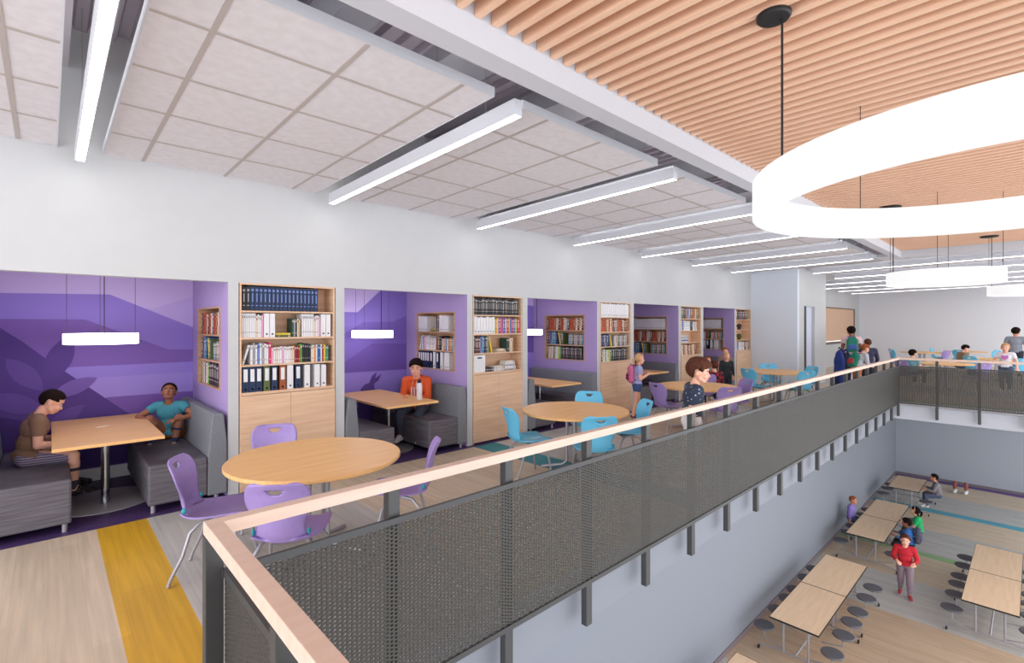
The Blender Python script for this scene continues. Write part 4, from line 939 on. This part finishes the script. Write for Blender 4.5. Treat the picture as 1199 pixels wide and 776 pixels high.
    for nm_ in ('0', '1'):
        shell('shoe', co, no, F, isl('foot' + nm_), 0.006 * s, 0.006 * s, shoes, o)
        if socks: shell('sock', co, no, F, isl('shin') & (tt > 0.72) & (np.sign(co[:, 1]) == (1 if nm_ == '0' else -1)), 0.004 * s, 0.004 * s, socks, o)
    o['_hc'] = 0; del o['_hc']
    return o, T, ends, HP

def backpack(name, label, loc, rz, m1, m2, sc=1.0, tilt=0):
    """rucksack: +x is the side away from the wearer's back"""
    pr = Prims(); I = np.eye(3)
    for z in (0.05, 0.12, 0.20, 0.27): pr.c((0, -0.07, z), (0, 0.07, z), 0.065, 0.065, 'b')
    pr.c((0.0, -0.04, 0.32), (0, 0.04, 0.32), 0.055, 0.055, 'b'); pr.c((0.055, -0.06, 0.09), (0.055, 0.06, 0.09), 0.045, 0.045, 'p'); pr.c((0.055, -0.06, 0.15), (0.055, 0.06, 0.15), 0.04, 0.04, 'p')
    me, co, no, F = remeshed(pr, 0.011, 3); lab, tt = pr.nearest(co)
    me.materials.clear(); me.materials.append(m1); me.name = name
    o = bpy.data.objects.new(name, me); COL.objects.link(o); o.location = loc; o.rotation_euler = (0, math.radians(tilt), rz); o.scale = (sc,) * 3
    tag(o, label, 'backpack')
    shell('front_pocket', co, no, F, lab == 'p', 0.004, 0.004, m2, o)
    for q in (1, -1):
        t = MB(); t.tube([(-0.03, 0.06 * q, 0.36), (-0.10, 0.07 * q, 0.385), (-0.19, 0.075 * q, 0.33), (-0.215, 0.08 * q, 0.22), (-0.17, 0.10 * q, 0.10), (-0.06, 0.10 * q, 0.05)], 0.012, 6); t.build('shoulder_strap', m2, o, smooth=True)
    t = MB(); t.tube([(0, -0.03, 0.37), (0, -0.02, 0.40), (0, 0.02, 0.40), (0, 0.03, 0.37)], 0.007, 6); t.build('carry_loop', m2, o, smooth=True)
    return o
def patch(parent, name, m, pts, th=0.003):
    """printed motif: thin polygon; pts are 3D, roughly planar"""
    p = MB(); n = nrm(np.cross(np.array(pts[1]) - np.array(pts[0]), np.array(pts[2]) - np.array(pts[0]))); q = [tuple(np.array(v) + n * th) for v in pts]
    k = len(pts); p.v = [tuple(v) for v in pts] + q; p.f = [tuple(range(k)), tuple(range(2 * k - 1, k - 1, -1))] + [(i, (i + 1) % k, k + (i + 1) % k, k + i) for i in range(k)]; p.m = [0] * len(p.f)
    return p.build(name, m, parent)

def cloth(n, rgb, **k): return mat('cloth_' + n, rgb, 0.85, **k)
def pattern(name, base, cols, scale, thr=0.5, mode='voronoi'):
    """printed fabric: scattered motifs or checks over a base colour"""
    if name in _M: return _M[name]
    m = bpy.data.materials.new(name); m.use_nodes = True; nt = m.node_tree; b = nt.nodes['Principled BSDF']; N = nt.nodes.new; L = nt.links.new
    tc = N('ShaderNodeTexCoord'); b.inputs['Roughness'].default_value = 0.85
    r = N('ShaderNodeValToRGB'); r.color_ramp.interpolation = 'CONSTANT'
    if mode == 'voronoi':
        v = N('ShaderNodeTexVoronoi'); v.inputs['Scale'].default_value = scale; L(tc.outputs['Object'], v.inputs['Vector']); L(v.outputs['Distance'], r.inputs[0])
        r.color_ramp.elements[0].color = (*lin(cols[0]), 1); r.color_ramp.elements[1].position = thr; r.color_ramp.elements[1].color = (*lin(base), 1)
    elif mode == 'stripe':
        w = N('ShaderNodeTexWave'); w.bands_direction = 'Z'; w.inputs['Scale'].default_value = scale; w.inputs['Distortion'].default_value = 1.5; L(tc.outputs['Object'], w.inputs['Vector']); L(w.outputs['Fac'], r.inputs[0])
        r.color_ramp.elements[0].color = (*lin(cols[0]), 1); r.color_ramp.elements[1].position = thr; r.color_ramp.elements[1].color = (*lin(base), 1)
    else:
        v = N('ShaderNodeTexChecker'); v.inputs['Scale'].default_value = scale; v.inputs['Color1'].default_value = (*lin(base), 1); v.inputs['Color2'].default_value = (*lin(cols[0]), 1); L(tc.outputs['Object'], v.inputs['Vector']); L(v.outputs['Color'], b.inputs['Base Color']); _M[name] = m; return m
    L(r.outputs[0], b.inputs['Base Color']); _M[name] = m; return m

JEANS = cloth('jeans', (78, 88, 112)); DARKT = cloth('dark_trousers', (48, 50, 62))
# boy in the brown shirt, nearest booth
person('boy in brown T-shirt leaning over the table of the nearest booth', (-0.15, 6.62, 0), 3, 1.40, cloth('brown_shirt', (128, 98, 78)), pattern('plaid_shorts', (150, 140, 150), [(92, 80, 120)], 14, 0.45, 'stripe'),
       skin='light', hair='dark', sleeve=0.62, leg=0.93, shoes=pattern('sneaker_black', (26, 26, 28), [(200, 196, 180)], 60, 0.18), lean=13, pitch=-32, hip=0.545, thigh=((1, .12, -.02), (1, .14, -.06)), shin=((.05, 0, -1), (.02, 0, -1)),
       uarm=((.12, .1, -1), (.2, .12, -1)), farm=((1, -.05, .28), (1, -.1, .25)), vox=0.0065, socks=cloth('dark_sock', (64, 60, 76)), hairthick=0.010)
# boy in teal, crouched on the bench
person('boy in teal shirt crouching on the bench of the nearest booth, looking up', (1.06, 6.98, 0.0), -118, 1.25, pattern('teal_shirt', (64, 140, 156), [(60, 132, 148)], 8), cloth('rust_shorts', (150, 84, 44)),
       skin='brown', hair='dark', sleeve=0.5, leg=0.8, shoes=cloth('tan_shoe', (176, 150, 136)), lean=8, pitch=26, yaw=12, hip=0.545, thigh=((.72, .28, .72), (.72, .28, .72)), shin=((.12, -.12, -1), (.12, -.12, -1)),
       uarm=((.55, .75, -.45), (.55, .75, -.45)), farm=((.75, -.95, -.05), (.7, -.95, -.1)), vox=0.0065, socks=cloth('navy_sock', (36, 48, 84)), hairthick=0.011)
# boy in orange hoodie, second booth
op, OT, OE, OHP = person('boy in orange hoodie sitting behind the table of the second booth', (4.16, 6.55, 0), 222, 1.56, cloth('orange_hoodie', (222, 92, 42)), cloth('slate_trousers', (66, 68, 84)),
       skin='light', hair='dark', sleeve=2.2, leg=2, shoes=SHOEW, lean=4, pitch=-6, yaw=6, hip=0.55, thigh=((1, .10, -.08), (1, .22, -.08)), shin=((.05, 0, -1), (-.1, .0, -1)),
       uarm=((.35, .12, -1), (.35, .12, -1)), farm=((1, -.35, .12), (1, -.4, .14)), vox=0.0065, hairthick=0.022, hair_front=1.3)
hd_ = MB(); ring_ = [tuple(OT(0.275, 0.062 * math.cos(t), 0.068 * math.sin(t)) + V_(0, 0, 0.018 * math.cos(t) * -1)) for t in np.linspace(0, 2 * PI, 18)]; hd_.tube(ring_, 0.024, 8); hd_.build('hood', cloth('orange_hoodie', (222, 92, 42)), op, smooth=True)
for u_ in (-0.035, -0.008, 0.02):
    patch(op, 'chest_print', cloth('white_print', (230, 200, 190)), [OT(0.10, 0.0905, u_), OT(0.10, 0.0905, u_ + 0.013), OT(0.20, 0.0915, u_ + 0.013), OT(0.20, 0.0915, u_)], 0.008)
for q in (0.018, -0.018):
    t_ = MB(); t_.tube([tuple(OT(0.262, 0.075, q)), tuple(OT(0.23, 0.094, q)), tuple(OT(0.19, 0.1, q))], 0.003, 5); t_.build('drawstring', cloth('white_print', (230, 200, 190)), op)
# boy in the dark floral shirt walking along the railing
person('boy in dark floral shirt walking along the railing, seen in profile', (5.07, 2.55, 0), -47, 1.40, pattern('floral_shirt', (46, 58, 80), [(196, 190, 186)], 26, 0.22), cloth('white_shorts', (226, 222, 222)),
       skin='light', hair='brown', sleeve=0.75, leg=0.85, shoes=SHOEW, lean=4, pitch=-8, yaw=-20, hem=0.07, thigh=((.30, 0, -1), (-.22, 0, -1)), shin=((-.05, 0, -1), (-.45, 0, -1)), uarm=((.15, .12, -1), (-.25, .12, -1)), farm=((.55, -.05, -1), (.15, .05, -1)),
       vox=0.0065, hairthick=0.034, headk=1.10, hair_front=1.0)
# girl with the pink backpack
person('girl in pale blue shirt and denim shorts walking with a pink backpack', (8.2, 5.22, 0), -43, 1.24, cloth('pale_blue_shirt', (164, 168, 214)), cloth('denim_shorts', (66, 86, 134)), skin='light', hair='blond', sleeve=0.6, leg=0.45,
       shoes=cloth('maroon_shoe', (110, 50, 74)), thigh=((.12, 0, -1), (-.12, 0, -1)), shin=((0, 0, -1), (-.2, 0, -1)), uarm=((.1, .1, -1), (.1, .1, -1)), farm=((.8, -.2, .5), (.8, -.2, .5)), vox=0.009, long_hair=True, lean=3)
backpack('backpack', 'pink and maroon backpack worn by the girl in the pale blue shirt', (8.115, 5.30, 0.70), math.radians(137), cloth('pink_bag', (206, 110, 150)), cloth('maroon_bag', (132, 36, 80)), 0.88)
# children at the third table and last booth
person('child in red and black plaid shirt seated at the third round table', (9.68, 4.38, 0), 45, 1.16, pattern('plaid_red', (150, 26, 44), [(24, 22, 28)], 18, 0.5, 'check'), DARKT, skin='light', hair='brown', sleeve=1.9, leg=2, shoes=SHOEB, hip=0.53,
       thigh=((1, .15, 0), (1, .15, 0)), shin=((0, 0, -1), (0, 0, -1)), uarm=((.3, .25, -1), (.3, .25, -1)), farm=((1, -.2, .1), (1, -.2, .1)), vox=0.010, long_hair=False, hairthick=0.026)
person('blond child in black top standing beyond the child in plaid', (11.95, 5.12, 0), 222, 1.12, cloth('black_top', (42, 46, 50)), DARKT, skin='light', hair='blond', sleeve=1.9, leg=2, shoes=SHOEB, vox=0.012)
person('red-haired child standing at the mouth of the farthest booth', (12.75, 5.5, 0), 215, 1.20, cloth('grey_top', (150, 120, 110)), DARKT, skin='light', hair='red', sleeve=0.6, leg=2, vox=0.012)
person('small child half hidden behind the third table, left of the plaid shirt', (11.55, 5.4, 0), 232, 1.02, cloth('khaki_top', (120, 124, 110)), DARKT, skin='light', hair='red', sleeve=0.6, leg=2, vox=0.012)
# group past the corner of the railing
person('tall person with dark hair in pale pink top standing by the blind', (17.55, 3.78, 0), 20, 1.74, cloth('pink_top', (232, 196, 196)), DARKT, skin='brown', hair='dark', sleeve=0.5, leg=2, vox=0.014)
person('boy in light grey shirt leaning forward with a green backpack', (15.0, 3.12, 0), -42, 1.34, cloth('light_grey_shirt', (196, 198, 206)), cloth('orange_shorts', (196, 120, 70)), skin='light', hair='red', sleeve=1.9, leg=0.9, lean=24, pitch=-14, vox=0.011,
       uarm=((.6, .1, -1), (.6, .1, -1)), farm=((1, 0, .1), (1, 0, 0)), thigh=((.25, 0, -1), (-.1, 0, -1)), shin=((-.3, 0, -1), (-.3, 0, -1)))
backpack('backpack', 'green backpack on the back of the boy in the light grey shirt', (14.93, 3.21, 0.74), math.radians(138), cloth('green_bag', (30, 128, 104)), cloth('red_bag', (190, 60, 70)), 1.0, -18)
backpack('backpack', 'tall blue bag standing on the floor left of the green backpack', (15.45, 3.60, 0.0), math.radians(140), cloth('blue_bag', (44, 64, 140)), cloth('navy_bag', (30, 40, 90)), 1.3).scale = (1.2, 1.2, 2.95)
backpack('backpack', 'green and blue backpack worn by the tall person in the pale pink top', (17.34, 3.71, 1.0), math.radians(198), cloth('green_bag2', (44, 130, 110)), cloth('blue_bag2', (70, 100, 160)), 1.15)
person('child in navy sweater seen from behind at the corner of the railing', (15.95, 3.06, 0), 25, 1.42, cloth('navy_sweater', (58, 58, 84)), DARKT, skin='brown', hair='brown', sleeve=1.9, leg=2, vox=0.011, uarm=((.1, .3, -1), (.1, .3, -1)), farm=((.5, .0, -.6), (.5, 0, -.6)), hairthick=0.008)
person('child in grey shirt with teal collar seated with back to the railing', (16.98, 2.28, 0), -25, 1.28, cloth('teal_grey', (112, 160, 170)), DARKT, skin='light', hair='dark', sleeve=0.6, leg=2, hip=0.53, thigh=((1, .15, 0), (1, .15, 0)), uarm=((.3, .15, -1), (.3, .15, -1)), farm=((1, -.1, .1), (1, -.1, .1)), vox=0.012, hairthick=0.022)
person('boy in brown T-shirt seated in profile at the far tables', (20.9, 1.64, 0), -60, 1.42, cloth('brown_shirt2', (140, 108, 84)), JEANS, skin='light', hair='dark', sleeve=0.6, leg=2, hip=0.53, lean=12, pitch=-22, thigh=((1, .15, 0), (1, .15, 0)), uarm=((.3, .15, -1), (.3, .15, -1)), farm=((1, -.1, .1), (1, -.1, .1)), vox=0.012)
gp, GT, GE, GH = person('girl in white T-shirt with pink print standing near the far railing', (18.3, 0.53, 0), 172, 1.30, cloth('white_tee', (226, 224, 230)), JEANS, skin='light', hair='blond', sleeve=0.55, leg=2, vox=0.010, uarm=((.0, .35, -1), (.0, .45, -1)), farm=((.5, .1, -.8), (.6, .3, -.6)), long_hair=True)
patch(gp, 'chest_print', cloth('pink_print', (206, 120, 190)), [GT(0.17, 0.082, -0.05), GT(0.14, 0.082, 0.0), GT(0.17, 0.082, 0.05), GT(0.235, 0.07, 0.05), GT(0.215, 0.08, 0.0), GT(0.235, 0.07, -0.05)], 0.012)
person('person in grey T-shirt standing with back turned at the right edge', (23.1, 0.44, 0), -10, 1.70, cloth('grey_tee', (140, 144, 156)), DARKT, skin='mid', hair='dark', sleeve=0.55, leg=2, vox=0.012, uarm=((-.05, .3, -1), (-.05, .3, -1)))
# lower hall
person('boy in red hoodie walking between the stool tables of the lower hall', (13.72, 1.96, ZL), 190, 1.38, cloth('red_hoodie', (190, 34, 48)), cloth('mauve_trousers', (136, 116, 126)), skin='light', hair='brown', sleeve=1.9, leg=2, shoes=cloth('red_shoe', (170, 60, 64)), vox=0.009,
       thigh=((.22, 0, -1), (-.12, 0, -1)), shin=((-.02, 0, -1), (-.35, 0, -1)), uarm=((.05, .3, -1), (.05, .3, -1)), farm=((.8, -.3, -.1), (.8, -.3, -.1)), hairthick=0.026)
backpack('backpack', 'grey backpack worn by the boy in the red hoodie', (13.83, 1.98, ZL + 0.80), math.radians(10), cloth('grey_bag', (104, 104, 122)), cloth('grey_strap', (140, 138, 160)), 0.9)
SIT = dict(hip=0.56, thigh=((1, .15, -.1), (1, .15, -.1)), shin=((-.1, 0, -1), (.1, 0, -1)), uarm=((.5, .15, -1), (.5, .15, -1)), farm=((1, -.1, .35), (1, -.1, .35)))
person('child in blue shirt sitting at the stool table with a dark backpack', (15.62, 2.12, ZL), 92, 1.30, cloth('blue_shirt', (56, 112, 180)), cloth('black_trousers', (36, 36, 42)), skin='brown', hair='dark', sleeve=1.8, leg=2, shoes=SHOEW, vox=0.010, lean=8, hairthick=0.03, **SIT)
backpack('backpack', 'dark grey backpack worn by the child in blue', (15.62, 1.98, ZL + 0.62), math.radians(-88), cloth('slate_bag', (78, 78, 96)), cloth('slate_bag2', (96, 96, 116)), 1.0)
person('child in bright green shirt sitting at the stool table behind the one in blue', (16.72, 2.10, ZL), 96, 1.34, cloth('green_shirt', (20, 168, 96)), JEANS, skin='light', hair='dark', sleeve=0.7, leg=2, vox=0.010, lean=6, long_hair=True, **SIT)
person('child in grey jacket sitting at the farthest stool table', (20.75, 2.12, ZL), 100, 1.40, cloth('grey_jacket', (130, 124, 128)), JEANS, skin='mid', hair='dark', sleeve=1.9, leg=2, vox=0.012, lean=10, **SIT)
person('child in lilac shirt sitting between the stool table and the long grey wall', (16.55, 3.58, ZL), -92, 1.28, cloth('lilac_shirt', (140, 120, 190)), JEANS, skin='mid', hair='red', sleeve=1.8, leg=2, vox=0.012, lean=4, hip=0.56, thigh=((1, .1, -.1), (1, .1, -.1)))

for x, y, n in ((23.66, 1.97, 'left white sneaker with reddish sock at the far wall of the lower hall'), (23.70, 1.68, 'right white sneaker with reddish sock at the far wall of the lower hall')):
    pr = Prims(); pr.c((-0.17, 0, 0.055), (0.0, 0, 0.075), 0.05, 0.055, 's'); pr.c((0, 0, 0.10), (0, 0, 0.34), 0.05, 0.06, 'k')
    me, co, no, F = remeshed(pr, 0.012, 2); lab, tt = pr.nearest(co); me.materials.clear(); me.materials.append(cloth('rust_sock', (150, 84, 76))); me.name = 'sneaker'
    o = bpy.data.objects.new('sneaker', me); COL.objects.link(o); o.location = (x, y, ZL); tag(o, n, 'shoe')
    shell('shoe_upper', co, no, F, co[:, 2] < 0.13, 0.008, 0.008, SHOEW, o)
